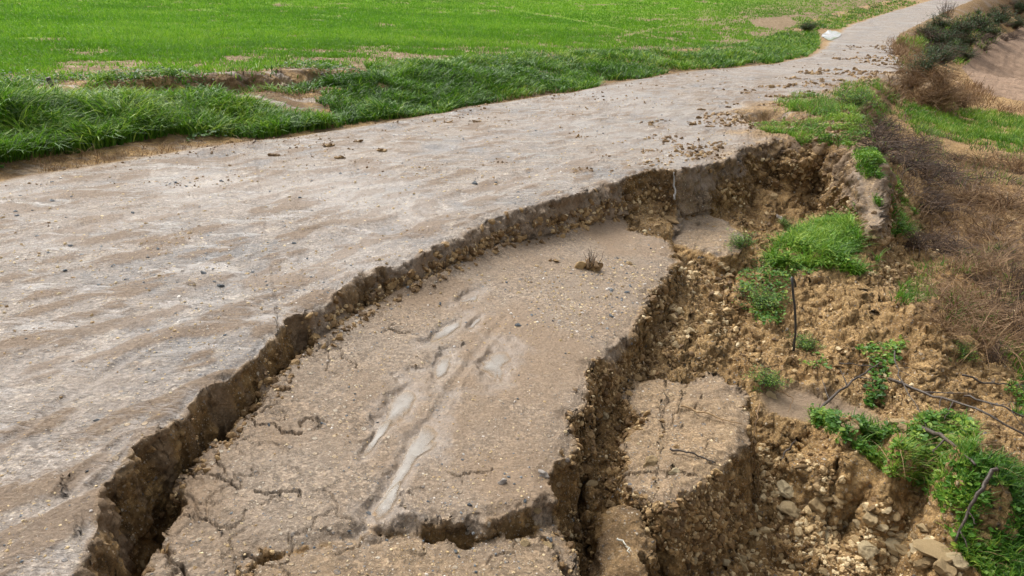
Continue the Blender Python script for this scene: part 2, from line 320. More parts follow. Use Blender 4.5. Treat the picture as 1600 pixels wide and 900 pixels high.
        hi = np.maximum(top, z) if pc['name'] in ('lump', 'ledge', 'ledge2', 'ledge3', 'clod') else top
        z = np.where(mm, z*(1-wv)+hi*wv, z)
        tp = sstep(.0, .03, s_)
        pave = np.where(mm, pave*(1-tp)+pc['pave']*tp, pave); tone = np.where(mm, tone*(1-tp)+pc['tone']*tp, tone)
        k = {'slab': SLAB, 'slabB': SLABB, 'block': BLOCK, 'blockB': BLOCKB, 'chip': CHIP}.get(pc['name'])
        if k is not None: reg = np.where(wv > .08, k, reg)
        mudg = mudg*(1-wv)
    if fine:
        ms = reg == SLAB
        zs = z.copy()
        cum = sstep(-.05, .3, fbm2(x*1.4, y*1.4, 4, 61)); mudg = np.where(ms, np.maximum(mudg, cum*.9*(pave > .5)), mudg)
        for pl, w_, dp in TRACKS:
            d = dline(x, y, pl, .3); dk = d+.01*j2; zs = zs-.55*dp*np.exp(-(dk/w_)**2)+dp*.3*np.exp(-((dk-w_*1.7)/(w_*.5))**2)*(.6+.6*j1)
        z = np.where(ms, zs, z)
        calm = np.zeros_like(x)
        for pl, w_, dp in CRACKS:
            d = dline(x, y, pl, .05)
            wl = np.maximum(.0035, w_*(.55+.6*j2) if dp < .09 else w_); z = z-dp*.8*np.clip(1-d/(1.5*wl), 0, 1); calm = np.maximum(calm, sstep(.035, .02, d) if dp < .09 else 0)
        wetp = np.zeros_like(x)
        for p in PUDW:
            m = (np.abs(x-p[0]) < p[3]*2.2) & (np.abs(y-p[1]) < p[3]*2.2)
            q = np.full(x.shape, 9.); q[m] = pudq(x[m], y[m], p)
            calm = np.maximum(calm, sstep(2, 1.6, q)); a = sstep(2.1, .95, q); z = z*(1-a)+(p[2]-.008)*a; z = z+.002*j3*np.exp(-((q-1.2)/.2)**2); wetp = np.maximum(wetp, sstep(3.4, 1.1, q)*.8)
    else: wetp = np.zeros_like(x); calm = np.zeros_like(x)
    # debris heap at the scarp foot
    foot = np.exp(-np.abs(su+.10)/.10)*(su < .02)*sstep(2.6, 4, r)*(.5+.5*j1)
    z = z + .09*foot*(r < 9)
    # ---- step from the upper to the lower level
    wd = np.interp(r, [0, 3, 6, 9, 14, 30, 60], [.05, .05, .07, .14, .3, 1.2, 3.])
    wd = wd+.32*sstep(-.3, .3, sdpoly(x, y, [P(1150, 235), P(1230, 205), P(1370, 215), P(1400, 300, -.3), P(1300, 340, -.7), P(1170, 350, -.7)], 1.)+.25*j1)*(.6+.4*j2)
    wr = sstep(-wd, wd*.12, su)
    if fine:
        up = up-.025*sstep(.07, 0, su)*(.5+.5*j2)
    z = z*(1-wr)+up*wr
    isup = wr > .9
    tp = sstep(-.01, .02, su)
    grass = np.zeros_like(x)
    leftm = sstep(-.25, .1, e)
    pave = np.where(wr > .02, pave*(1-tp)+tp*(1-leftm), pave); tone = np.where(wr > .02, tp, tone)
    shoulder = sdpoly(x, y, [P(*q) for q in [(1128, 262), (1150, 215), (1140, 195), (1150, 170), (1230, 152), (1320, 138), (1360, 122), (1450, 105), (1500, 130), (1420, 300), (1300, 300), (1150, 260)]], 2.)
    shm = sstep(-.3, .3, shoulder+.3*j1)*tp
    pave = pave*(1-.85*shm)
    reg = np.where(wr > .5, ROAD, np.where(wr > .02, BANK, reg))
    reg = np.where((reg == ROAD) & (e > 0), VERGE, reg); reg = np.where((reg == VERGE) & (e > 2.75), FIELD, reg)
    pf = sdpoly(x, y, [q[:2] for q in (PD(1385, 200, 40),)] + [P(1530, 150, -1.4), P(1500, 112, -1.6), P(1525, 82, -1.9), PD(1560, 60, 74)[:2], PD(1600, 46, 90)[:2], PD(1700, 20, 200)[:2], PD(2000, 60, 200)[:2], P(2000, 200, -1.6), P(1620, 165, -1.5), P(1560, 158, -1.4)][0:], 50.)
    reg = np.where((reg == GROUND) & (pf > 0) & (r > 14), PLOUGH, reg)
    if fine:
        pm = (reg == PLOUGH)
        z = z + np.where(pm, .015*np.sin(e*9)*sstep(0, 2, pf)+.03*fbm2(x*1.5, y*1.5, 2, 71), 0)
    wet = np.where(wr > .5, wet*(1-leftm), 0); wet = np.maximum(wet, wetp); wet = np.maximum(wet, ml*.5*(wr < .1))
    mud = np.where(wr > .5, mud, mudg); fresh = np.where(wr > .02, sstep(.04, -.01, su), 0.)  # fresh: mask of broken soil faces, also darkens them to deepen weak shade
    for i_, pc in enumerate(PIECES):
        m_ = sdpoly(x, y, pc['poly'], .3); fresh = np.maximum(fresh, np.exp(-((m_+.02)/.09)**2)*(m_ < .06)*.9) if pc['name'] in ('slab', 'slabB', 'block', 'blockB') else fresh  # same mask along slab sides, crevice shade carried by the soil colour
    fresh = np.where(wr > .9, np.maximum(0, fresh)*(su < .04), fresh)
    return dict(z=z, reg=reg, pave=pave, tone=tone, wet=wet, mud=mud, e=e, su=su, wr=wr, r=r, shm=shm, fresh=fresh, calm=calm)

# ------------------------------------------------------------------ terrain sheet, finer where it is steep
NR, NC = 1080, 1260
th_in = np.linspace(RAD(-45), RAD(43), NC)
th = np.r_[np.linspace(RAD(-88), RAD(-45.3), 50), th_in, np.linspace(RAD(43.3), RAD(86), 50)]
cidx = np.unique(np.r_[np.arange(0, len(th), 4), len(th)-1])
rf = np.exp(np.linspace(math.log(.5), math.log(650), 1300))
TT, RR = np.meshgrid(th[cidx], rf)
q = land(RR*np.sin(TT), RR*np.cos(TT), fine=False)['z']
elev = np.arctan2(q-CAMH, RR); dl = np.hypot(np.diff(RR, axis=0), np.diff(q, axis=0)); ds = np.hypot(RR, q-CAMH)[1:]
vis = elev[1:] > np.maximum.accumulate(elev, 0)[:-1]-.002
met = np.abs(np.diff(elev, axis=0))*np.where(vis, 1, .25)+.10*dl/ds
cum = np.vstack([np.zeros((1, met.shape[1])), np.cumsum(met, 0)]); cum /= cum[-1]
u = np.linspace(0, 1, NR)
rc = np.stack([np.interp(u, cum[:, k], rf) for k in range(len(cidx))], 1)
ker = np.array([1, 2, 1])/4.
rr = np.stack([np.exp(np.interp(th, th[cidx], np.log(rc[i]))) for i in range(NR)])
X = rr*np.sin(th)[None]; Y = rr*np.cos(th)[None]
L = land(X.ravel(), Y.ravel()); Z = L['z'].reshape(X.shape)
def gridn(X, Y, Z):
    du = [np.gradient(v, axis=0) for v in (X, Y, Z)]; dv = [np.gradient(v, axis=1) for v in (X, Y, Z)]
    n = np.stack([dv[1]*du[2]-dv[2]*du[1], dv[2]*du[0]-dv[0]*du[2], dv[0]*du[1]-dv[1]*du[0]], -1)
    n /= np.linalg.norm(n, axis=-1, keepdims=True)+1e-12; n[n[..., 2] < 0] *= -1
    return n
N = gridn(X, Y, Z)
steep = sstep(.85, .5, N[..., 2]); m = (steep > .02) & (rr < 26)
x_, y_, z_ = X[m], Y[m], Z[m]
lam = np.clip(rr[m]/4, .7, 3)
dsp = .030*vn3(x_*9/lam, y_*9/lam, z_*9/lam, 1)+.016*vn3(x_*22, y_*22, z_*22, 2)+.007*vn3(x_*55, y_*55, z_*55, 3)
wv = worley3(x_*16/lam, y_*16/lam, z_*16/lam); dsp += .026*np.clip(1-wv/.7, 0, 1)
wv = worley3(x_*38/lam, y_*38/lam, z_*38/lam, 2); dsp += .012*np.clip(1-wv/.7, 0, 1)
dsp *= lam**.8*steep[m]*(1-(L['wr'].reshape(X.shape)[m] > .99)*(L['e'].reshape(X.shape)[m] < -.3)*sstep(.12, .2, L['su'].reshape(X.shape)[m]))*(1-L['calm'].reshape(X.shape)[m])
X[m] += N[m][:, 0]*dsp; Y[m] += N[m][:, 1]*dsp; Z[m] += N[m][:, 2]*dsp
V = np.stack([X, Y, Z], -1).reshape(-1, 3)
C_ = len(th)
ii, jj = np.meshgrid(np.arange(NR-1), np.arange(C_-1), indexing='ij')
a = (ii*C_+jj).ravel(); F4 = np.stack([a, a+1, a+C_+1, a+C_], -1)
freg = L['reg'][a]

# ------------------------------------------------------------------ object helpers
def mesh_np(name, V, F, attrs=None, smooth=True):
    """mesh from arrays; F is (n,k) with one k, or a list of such arrays"""
    me = bpy.data.meshes.new(name); Fl = F if isinstance(F, list) else [F]
    me.vertices.add(len(V)); me.vertices.foreach_set('co', np.asarray(V, np.float32).ravel())
    lv = np.concatenate([f.ravel() for f in Fl]).astype(np.int32)
    tot = np.concatenate([np.full(len(f), f.shape[1]) for f in Fl]).astype(np.int32)
    st = np.r_[0, np.cumsum(tot)[:-1]].astype(np.int32)
    me.loops.add(len(lv)); me.loops.foreach_set('vertex_index', lv)
    me.polygons.add(len(tot)); me.polygons.foreach_set('loop_start', st); me.polygons.foreach_set('loop_total', tot)
    me.polygons.foreach_set('use_smooth', np.full(len(tot), smooth))
    me.update(calc_edges=True)
    for k, v in (attrs or {}).items():
        at = me.attributes.new(k, 'FLOAT', 'POINT'); at.data.foreach_set('value', np.asarray(v, np.float32))
    return me
def link(name, me, mat=None, parent=None):
    if mat and not me.materials: me.materials.append(mat)
    o = bpy.data.objects.new(name, me); COL.objects.link(o)
    if parent: o.parent = parent
    return o
def tag(o, label=None, cat=None, group=None, kind=None):
    if label: o['label'] = label
    if cat: o['category'] = cat
    if group: o['group'] = group
    if kind: o['kind'] = kind
    return o
def sub(V, F, attrs):
    u_, inv = np.unique(F.ravel(), return_inverse=True)
    return V[u_], inv.reshape(F.shape), {k: v[u_] for k, v in attrs.items()}

# ------------------------------------------------------------------ materials
class NB:
    def __init__(s, name):
        s.m = bpy.data.materials.new(name); s.m.use_nodes = True; s.t = s.m.node_tree; s.t.nodes.clear()
        s.out = s.n('ShaderNodeOutputMaterial'); s.co = s.n('ShaderNodeTexCoord').outputs['Object']
    def n(s, k, **p):
        d = s.t.nodes.new(k)
        for a, b in p.items(): setattr(d, a, b)
        return d
    def set(s, inp, v):
        if hasattr(v, 'is_linked') or isinstance(v, bpy.types.NodeSocket): s.t.links.new(v, inp)
        elif isinstance(v, (tuple, list)): inp.default_value = (*v, 1) if len(v) == 3 and len(inp.default_value) == 4 else v
        else: inp.default_value = v
    def noise(s, sc, det=4, ro=.55, vec=None, dist=0):
        d = s.n('ShaderNodeTexNoise'); s.set(d.inputs['Vector'], vec or s.co); d.inputs['Scale'].default_value = sc
        d.inputs['Detail'].default_value = det; d.inputs['Roughness'].default_value = ro; d.inputs['Distortion'].default_value = dist; return d.outputs[0]
    def vor(s, sc, vec=None):
        d = s.n('ShaderNodeTexVoronoi'); s.set(d.inputs['Vector'], vec or s.co); d.inputs['Scale'].default_value = sc; return d.outputs['Distance'], d.outputs['Color']
    def ramp(s, v, *st):
        d = s.n('ShaderNodeValToRGB'); s.set(d.inputs[0], v); e = d.color_ramp.elements
        while len(e) < len(st): e.new(.5)
        for el, (p, c) in zip(e, st): el.position = p; el.color = (*c, 1) if isinstance(c, tuple) else (c, c, c, 1)
        return d.outputs[0]
    def math(s, op, a, b=0., cl=False):
        d = s.n('ShaderNodeMath', operation=op, use_clamp=cl); s.set(d.inputs[0], a); s.set(d.inputs[1], b); return d.outputs[0]
    def mix(s, f, a, b, mode='MIX'):
        d = s.n('ShaderNodeMix', data_type='RGBA', blend_type=mode); s.set(d.inputs[0], f); s.set(d.inputs[6], a); s.set(d.inputs[7], b); return d.outputs[2]
    def attr(s, k): return s.n('ShaderNodeAttribute', attribute_name=k).outputs['Fac']
    def bump(s, h, dist, st=1., nrm=None):
        d = s.n('ShaderNodeBump'); s.set(d.inputs['Height'], h); d.inputs['Distance'].default_value = dist; d.inputs['Strength'].default_value = st
        if nrm: s.set(d.inputs['Normal'], nrm)
        return d.outputs[0]
    def pr(s, col, rough, nrm=None, spec=.5, **k):
        d = s.n('ShaderNodeBsdfPrincipled'); s.set(d.inputs['Base Color'], col); s.set(d.inputs['Roughness'], rough); s.set(d.inputs['Specular IOR Level'], spec)
        if nrm: s.set(d.inputs['Normal'], nrm)
        for a, b in k.items(): s.set(d.inputs[a], b)
        return d.outputs[0]
    def done(s, sh): s.t.links.new(sh, s.out.inputs[0]); return s.m

def mat_terrain():
    b = NB('wet_earth_and_gravel')
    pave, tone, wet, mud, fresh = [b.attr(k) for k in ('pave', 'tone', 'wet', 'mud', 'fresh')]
    n1 = b.noise(1.3, 5); n2 = b.noise(9, 6, .6); n3 = b.noise(60, 5, .65); n0 = b.noise(.35, 4)
    soil = b.ramp(n2, (.3, (.115, .062, .022)), (.48, (.255, .150, .058)), (.68, (.48, .315, .140)))
    soil = b.mix(b.ramp(n1, (.35, 0.), (.65, 1.)), soil, b.ramp(n3, (.35, (.20, .118, .046)), (.65, (.50, .335, .155))))
    soil = b.mix(b.math('MULTIPLY', fresh, .8), soil, b.ramp(n2, (.35, (.058, .031, .010)), (.5, (.15, .086, .031)), (.68, (.31, .195, .08))))  # moist subsoil brown, with the shade of scarps and crevices painted in
    slab = b.ramp(n3, (.25, (.165, .120, .080)), (.55, (.265, .205, .148)), (.8, (.41, .335, .25)))
    road = b.ramp(n3, (.3, (.15, .122, .098)), (.5, (.275, .236, .20)), (.72, (.46, .405, .35)))
    road = b.mix(b.ramp(n1, (.4, 0.), (.62, .55)), road, (.215, .18, .15))
    road = b.mix(b.ramp(n0, (.42, 0.), (.6, .45)), road, (.295, .24, .19))
    mp = b.n('ShaderNodeMapping'); b.set(mp.inputs['Vector'], b.co); mp.inputs['Rotation'].default_value = (0, 0, RAD(37)); mp.inputs['Scale'].default_value = (1., 3.4, 1)
    stk = b.noise(2.2, 8, .68, mp.outputs[0], .6)
    road = b.mix(b.ramp(stk, (.46, 0.), (.56, .36)), road, (.20, .152, .108))
    fl = b.math('MULTIPLY', b.ramp(b.noise(17, 6, .72, mp.outputs[0]), (.525, 0.), (.555, 1.)), b.ramp(b.noise(1.6, 5, .7), (.42, .2), (.58, 1.)))
    road = b.mix(b.math('MULTIPLY', fl, .85), road, (.10, .062, .032))
    gry = b.ramp(b.noise(.8, 7, .7), (.50, 0.), (.62, 1.)); road = b.mix(b.math('MULTIPLY', gry, .6), road, (.15, .155, .16))
    road = b.mix(b.ramp(b.noise(6, 8, .75), (.54, 0.), (.66, .6)), road, (.44, .37, .285))
    sheet = b.math('MULTIPLY', b.ramp(b.noise(1.3, 7, .72, mp.outputs[0]), (.52, 0.), (.58, .9)), tone)
    slab = b.mix(b.ramp(n1, (.4, 0.), (.6, .5)), slab, (.21, .142, .083))
    pv = b.mix(tone, slab, road)
    mudc = b.ramp(n3, (.3, (.20, .135, .08)), (.7, (.29, .205, .13)))
    col = b.mix(pave, soil, pv); col = b.mix(b.math('MULTIPLY', mud, .85), col, b.mix(tone, mudc, b.ramp(n3, (.35, (.11, .066, .032)), (.7, (.22, .145, .08)))))
    _, ga = b.vor(42); _, gb = b.vor(95)
    sa = b.n('ShaderNodeSeparateColor'); b.set(sa.inputs[0], ga); sb = b.n('ShaderNodeSeparateColor'); b.set(sb.inputs[0], gb)
    gr = b.math('ADD', b.math('MULTIPLY', b.math('SUBTRACT', b.math('POWER', sa.outputs[0], 1.6), .35), .62), b.math('MULTIPLY', b.math('SUBTRACT', b.math('POWER', sb.outputs[1], 1.6), .35), .62))
    gr = b.math('MULTIPLY', gr, b.math('SUBTRACT', 1., b.math('MULTIPLY', mud, .8)))
    gr = b.math('ADD', 1., b.math('MULTIPLY', gr, b.ramp(b.noise(3, 4, .6), (.38, .35), (.6, 1.))))
    gc = b.n('ShaderNodeCombineColor'); [b.set(gc.inputs[k_], gr) for k_ in range(3)]
    col = b.mix(1., col, gc.outputs[0], 'MULTIPLY')
    # gravel: three sizes
    hs = []
    nomud = b.math('SUBTRACT', 1., b.math('MULTIPLY', mud, .75))
    patch = b.ramp(b.noise(2.1, 4, .6), (.38, .45), (.62, 1.))
    for sc, lo, amt in ((26, .76, .9), (55, .5, .95), (115, .35, .85)):
        wob = b.n('ShaderNodeVectorMath', operation='ADD'); b.set(wob.inputs[0], b.co)
        nz = b.n('ShaderNodeTexNoise'); nz.inputs['Scale'].default_value = sc*.9; nz.inputs['Detail'].default_value = 1
        scv = b.n('ShaderNodeVectorMath', operation='SCALE'); b.set(scv.inputs[0], nz.outputs['Color']); scv.inputs['Scale'].default_value = .5/sc
        b.set(wob.inputs[1], scv.outputs[0])
        d, c = b.vor(sc, wob.outputs[0])
        sp_ = b.n('ShaderNodeSeparateColor'); b.set(sp_.inputs[0], c)
        pick = b.math('GREATER_THAN', sp_.outputs[0], lo)
        rad = b.math('MULTIPLY_ADD', sp_.outputs[1], .22); rad.node.inputs[2].default_value = .16
        inside = b.math('MULTIPLY', b.math('SUBTRACT', rad, d), 14., True)
        msk = b.math('MULTIPLY', b.math('MULTIPLY', b.math('MULTIPLY', pick, inside), patch), nomud)
        pc = b.ramp(sp_.outputs[2], (0, (.52, .38, .22)), (.3, (.46, .36, .24)), (.5, (.62, .55, .44)), (.68, (.34, .27, .19)), (.78, (.17, .175, .18)), (.9, (.10, .12, .14)), (1, (.58, .44, .30)))
        col = b.mix(b.math('MULTIPLY', msk, amt), col, pc); hs.append(b.math('MULTIPLY', msk, 16./sc))
    wet = b.math('MAXIMUM', wet, b.math('MULTIPLY', sheet, .9))
    damp = b.math('MULTIPLY', wet, .38)
    col = b.mix(damp, col, (.16, .13, .105), 'MIX')
    h = b.math('ADD', b.math('ADD', hs[0], hs[1]), hs[2])
    h = b.math('ADD', h, b.math('MULTIPLY', n3, .6)); h = b.math('ADD', h, b.math('MULTIPLY', b.noise(24, 7, .7), .9)); soilr = b.math('SUBTRACT', 1., pave)
    h = b.math('ADD', h, b.math('MULTIPLY', b.math('MULTIPLY', b.noise(28, 6, .7), soilr), 1.6))
    h = b.math('MULTIPLY', h, b.math('SUBTRACT', 1., b.math('MULTIPLY', wet, .55)))
    nrm = b.bump(h, .017, 1.)
    wn = b.noise(5, 5, .6)
    ro = b.math('ADD', b.math('MULTIPLY', wn, .30), .50)
    ro = b.math('ADD', ro, b.math('MULTIPLY', soilr, .22)); ro = b.math('SUBTRACT', ro, b.math('MULTIPLY', wet, .45), True)
    return b.done(b.pr(col, ro, nrm, spec=b.math('ADD', b.math('SUBTRACT', .26, b.math('MULTIPLY', soilr, .08)), b.math('MULTIPLY', wet, .26))))
def mat_field():
    b = NB('field_soil'); n2 = b.noise(5, 6, .6); n3 = b.noise(40, 4)
    col = b.ramp(b.math('ADD', b.math('MULTIPLY', n2, .5), b.math('MULTIPLY', n3, .5)), (.38, (.11, .075, .04)), (.5, (.21, .15, .09)), (.62, (.40, .32, .22)))
    grn = b.attr('green'); col = b.mix(grn, col, b.ramp(n3, (.3, (.07, .17, .006)), (.7, (.16, .33, .012))))
    return b.done(b.pr(col, .95, b.bump(n2, .04), spec=.03))
def mat_plough():
    b = NB('ploughed_soil'); n2 = b.noise(1.2, 6, .6); n3 = b.noise(14, 4)
    col = b.ramp(b.math('ADD', b.math('MULTIPLY', n2, .5), b.math('MULTIPLY', n3, .5)), (.38, (.17, .105, .062)), (.6, (.31, .205, .13)))
    return b.done(b.pr(col, .8, b.bump(n3, .05), spec=.3))
def mat_leaf(name, c0, c1, c2, rough=.45, tr=.35):
    b = NB(name); t = b.attr('tint'); col = b.ramp(t, (0, c0), (.55, c1), (1, c2))
    p = b.pr(col, rough, spec=.4); q = b.n('ShaderNodeBsdfTranslucent'); b.set(q.inputs[0], col)
    mx = b.n('ShaderNodeMixShader'); mx.inputs[0].default_value = tr; b.t.links.new(p, mx.inputs[1]); b.t.links.new(q.outputs[0], mx.inputs[2])
    return b.done(mx.outputs[0])
def mat_rock(name, c0, c1, c2, sc=20):
    b = NB(name); oi = b.n('ShaderNodeObjectInfo').outputs['Random']; g = b.n('ShaderNodeNewGeometry').outputs['Random Per Island']
    n = b.noise(sc, 5, .6); k = b.math('ADD', b.math('MULTIPLY', n, .5), b.math('MULTIPLY', b.math('FRACT', b.math('ADD', g, oi)), .5))
    col = b.ramp(k, (.2, c0), (.5, c1), (.8, c2))
    return b.done(b.pr(col, .62, b.bump(b.noise(sc*3, 5, .65), .012), spec=.4))
def mat_plain(name, c0, c1, rough=.6, sc=30, spec=.4, bd=.004, metallic=0):
    b = NB(name); n = b.noise(sc, 5, .6); return b.done(b.pr(b.ramp(n, (.3, c0), (.7, c1)), rough, b.bump(n, bd), spec=spec))
def mat_water(name, col, rough=.03, clear=.5, deep=False):
    b = NB(name); n = b.noise(20, 3); p = b.pr(col, rough, b.bump(n, .0012), spec=1.)
    t = b.n('ShaderNodeBsdfTransparent'); t.inputs[0].default_value = (.93, .88, .8, 1); mx = b.n('ShaderNodeMixShader')
    fac = b.ramp(b.noise(9, 4, .6), (.3, 1-clear-.2), (.7, min(1, 1-clear+.3)))
    if deep: fac = b.math('MULTIPLY', fac, b.attr('depth'))
    b.set(mx.inputs[0], fac); b.t.links.new(t.outputs[0], mx.inputs[1]); b.t.links.new(p, mx.inputs[2])
    return b.done(mx.outputs[0])
M_T = mat_terrain(); M_F = mat_field(); M_P = mat_plough()
M_crop = mat_leaf('young_crop_green', (.075, .20, .008), (.135, .32, .012), (.25, .42, .035), rough=.7, tr=.4)
M_grass = mat_leaf('verge_grass_green', (.032, .095, .006), (.115, .27, .014), (.36, .48, .07), rough=.55)
M_clover = mat_leaf('clover_green', (.028, .085, .010), (.085, .215, .018), (.30, .40, .05), rough=.5)
M_dark = mat_leaf('dark_leaf', (.018, .045, .012), (.035, .085, .02), (.07, .12, .035))
M_straw = mat_leaf('dead_straw', (.11, .06, .028), (.24, .14, .065), (.42, .28, .14), rough=.7, tr=.2)
M_twig = mat_plain('dark_wet_twig', (.035, .025, .018), (.10, .075, .055), .5, 60)
M_brush = mat_leaf('brown_brushwood', (.035, .024, .016), (.085, .052, .034), (.20, .125, .075), rough=.7, tr=.05)
M_rock = mat_rock('pale_limestone', (.30, .185, .08), (.56, .40, .20), (.76, .62, .38))
M_clodm = mat_rock('earth_clod', (.10, .055, .020), (.235, .14, .055), (.44, .29, .128))
M_grey = mat_rock('blue_grey_pebble', (.07, .085, .10), (.14, .16, .175), (.25, .26, .26))
M_white = mat_rock('white_quartz', (.55, .47, .40), (.66, .60, .53), (.75, .70, .63))
M_pud = mat_water('muddy_puddle_water', (.31, .28, .235), clear=.4, deep=True); M_spill = mat_water('trickling_water', (.45, .42, .38), .08, .35)

# ------------------------------------------------------------------ terrain objects
gp = sstep(-.15, .25, fbm2(V[:, 0]*.9, V[:, 1]*.9, 4, 81)+.3*np.clip((L['e']-3.5)/5, -1, 1.4))
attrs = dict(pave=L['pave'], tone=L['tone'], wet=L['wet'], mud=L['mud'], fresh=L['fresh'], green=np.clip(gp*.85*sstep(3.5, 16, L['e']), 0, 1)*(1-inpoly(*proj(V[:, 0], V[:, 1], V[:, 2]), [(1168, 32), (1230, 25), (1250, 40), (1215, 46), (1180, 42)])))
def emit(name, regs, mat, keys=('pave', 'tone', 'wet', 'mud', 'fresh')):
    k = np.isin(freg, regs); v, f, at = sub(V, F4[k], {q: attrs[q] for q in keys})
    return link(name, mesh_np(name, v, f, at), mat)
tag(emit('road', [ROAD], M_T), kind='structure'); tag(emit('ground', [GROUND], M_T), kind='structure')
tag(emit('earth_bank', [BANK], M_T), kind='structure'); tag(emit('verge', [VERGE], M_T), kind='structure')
tag(emit('field', [FIELD], M_F, ('green',)), kind='structure'); tag(emit('ploughed_field', [PLOUGH], M_P, ('green',)), kind='structure')
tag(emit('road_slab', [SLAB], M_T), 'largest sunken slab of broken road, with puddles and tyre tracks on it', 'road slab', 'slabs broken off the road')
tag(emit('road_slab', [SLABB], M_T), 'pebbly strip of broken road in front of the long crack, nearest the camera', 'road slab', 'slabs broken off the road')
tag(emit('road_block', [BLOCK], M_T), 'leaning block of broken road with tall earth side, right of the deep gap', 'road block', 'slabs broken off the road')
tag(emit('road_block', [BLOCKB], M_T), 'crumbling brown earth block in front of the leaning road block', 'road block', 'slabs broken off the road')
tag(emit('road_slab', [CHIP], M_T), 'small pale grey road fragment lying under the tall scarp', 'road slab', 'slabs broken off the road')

# ------------------------------------------------------------------ scatter helpers
def cand(n, r0, r1, t0=-48, t1=44, band=None):
    t = RAD(t0)+rs.rand(n)*RAD(t1-t0); r = np.exp(math.log(r0)+rs.rand(n)*math.log(r1/r0))
    x = r*np.sin(t); y = r*np.cos(t)
    if band:
        e_ = sdpoly(x, y, LEFT); k_ = (e_ > band[0]) & (e_ < band[1]); x = x[k_]; y = y[k_]
    L = land(x, y); px, py = proj(x, y, L['z']); return x, y, L, px, py
def blades(x, y, z, h, w, lean, az, seg=3, droop=1.0, tint=None):
    """tapered bent blades, one strip each"""
    n = len(x); fa = rs.rand(n)*6.283
    wx, wy = np.cos(fa)*w*.5, np.sin(fa)*w*.5
    V = np.zeros((n, 2*seg+1, 3), np.float32)
    for k in range(seg+1):
        t = k/seg; off = lean*h*t**1.8; zz = h*(t-droop*.45*lean*t**2.2)
        cx = x+np.cos(az)*off; cy = y+np.sin(az)*off; cz = z-.01+zz
        if k == seg: V[:, 2*seg] = np.stack([cx, cy, cz], -1)
        else:
            s = 1-.55*t**1.5
            V[:, 2*k] = np.stack([cx-wx*s, cy-wy*s, cz], -1); V[:, 2*k+1] = np.stack([cx+wx*s, cy+wy*s, cz], -1)
    b = (np.arange(n)*(2*seg+1))[:, None]
    quads = [b+np.array([[2*k, 2*k+1, 2*k+3, 2*k+2]]) for k in range(seg-1)]
    tri = b+np.array([[2*seg-2, 2*seg-1, 2*seg]])
    tint = rs.rand(n) if tint is None else tint
    return V.reshape(-1, 3), ([np.concatenate(quads)] if quads else [])+[tri], dict(tint=np.repeat(tint, 2*seg+1))
def leaves(x, y, z, s, tint=None, up=.7):
    """small folded oval leaves"""
    n = len(x); az = rs.rand(n)*6.283; tl = rs.randn(n)*.5*(1-up)+rs.rand(n)*.6
    d = np.stack([np.cos(az)*np.cos(tl), np.sin(az)*np.cos(tl), np.sin(tl)*rs.choice([-1, 1], n)*.7], -1)
    sd_ = np.stack([-np.sin(az), np.cos(az), rs.randn(n)*.25], -1)
    c = np.stack([x, y, z], -1); s = s[:, None]; upv = np.array([0, 0, 1.])
    pts = [c, c+d*s*.3+sd_*s*.34+upv*s*.12, c+d*s*.75+sd_*s*.34+upv*s*.12, c+d*s, c+d*s*.75-sd_*s*.34+upv*s*.12, c+d*s*.3-sd_*s*.34+upv*s*.12]
    V = np.stack(pts, 1).reshape(-1, 3); b = (np.arange(n)*6)[:, None]
    F = np.concatenate([b+np.array([[0, 1, 2, 3]]), b+np.array([[0, 3, 4, 5]])])
    return V, [F], dict(tint=np.repeat(rs.rand(n) if tint is None else tint, 6))
def join(parts):
    Vs, Fs, T, o = [], {}, [], 0
    for v, f, a in parts:
        Vs.append(v); T.append(a['tint'])
        for q in f: Fs.setdefault(q.shape[1], []).append(q+o)
        o += len(v)
    return np.concatenate(Vs), [np.concatenate(q) for q in Fs.values()], dict(tint=np.concatenate(T))
def stuff(name, parts, mat, label, cat):
    v, f, a = join(parts); o = link(name, mesh_np(name, v, f, a, smooth=False), mat); tag(o, label, cat, kind='stuff'); return o
def pick(c, m):
    x, y, L, px, py = c; return x[m], y[m], {k: v[m] for k, v in L.items()}, px[m], py[m]

# ------------------------------------------------------------------ crop field
x, y, Lc, px, py = cand(1000000, 9, 150, -42, 36, (2.4, 900))
dn = fbm2(x*.9, y*.9, 4, 81)+.3*np.clip((Lc['e']-3.5)/5, -1, 1.4)
bald = inpoly(px, py, [(1168, 32), (1230, 25), (1250, 40), (1215, 46), (1180, 42)])
gul = np.minimum(dline(px, py, np.array([(800, 15), (900, 32), (960, 45), (1010, 55), (1090, 72)]), 9), dline(px, py, np.array([(960, 60), (1040, 42), (1080, 38)]), 9))
keep = (Lc['e'] > 2.7) & (Lc['wr'] > .9) & (rs.rand(len(x)) < np.clip(.42+dn*1.5+.5*vn2(x*3.3, y*3.3, 93)+.25*vn2(x*9, y*9, 90)-1.1*sstep(.15, .5, fbm2(x*.55+y*.4, y*1.5-x*1.1, 4, 89)), .04, .85)*np.clip(.5+.6*sstep(2.8, 6, Lc['e'])+.35*sstep(14, 24, Lc['r']), 0, 1)) & (rs.rand(len(x)) < sstep(2.5, 3.3, Lc['e'])+.25) & ~bald & (gul > .3+2.2*rs.rand(len(x))) & (py > -60)
x, y, Lc, px, py = pick((x, y, Lc, px, py), keep)
n = len(x); h = (.06+.09*rs.rand(n))*np.clip(Lc['r']/16, .9, 1.5)*(1+.3*vn2(x*3.1, y*3.1, 94))
yel = np.clip(.42+.3*vn2(x*.25, y*.25, 91)+.2*vn2(x*2, y*2, 92)+.28*rs.randn(n), 0, 1)
stuff('crop_grass', [blades(x, y, Lc['z'], h, (.007+.0006*Lc['r']), .2+.9*rs.rand(n), rs.rand(n)*6.283, 2, tint=yel)], M_crop, 'short bright green young crop covering the sloping field beyond the road', 'crop')

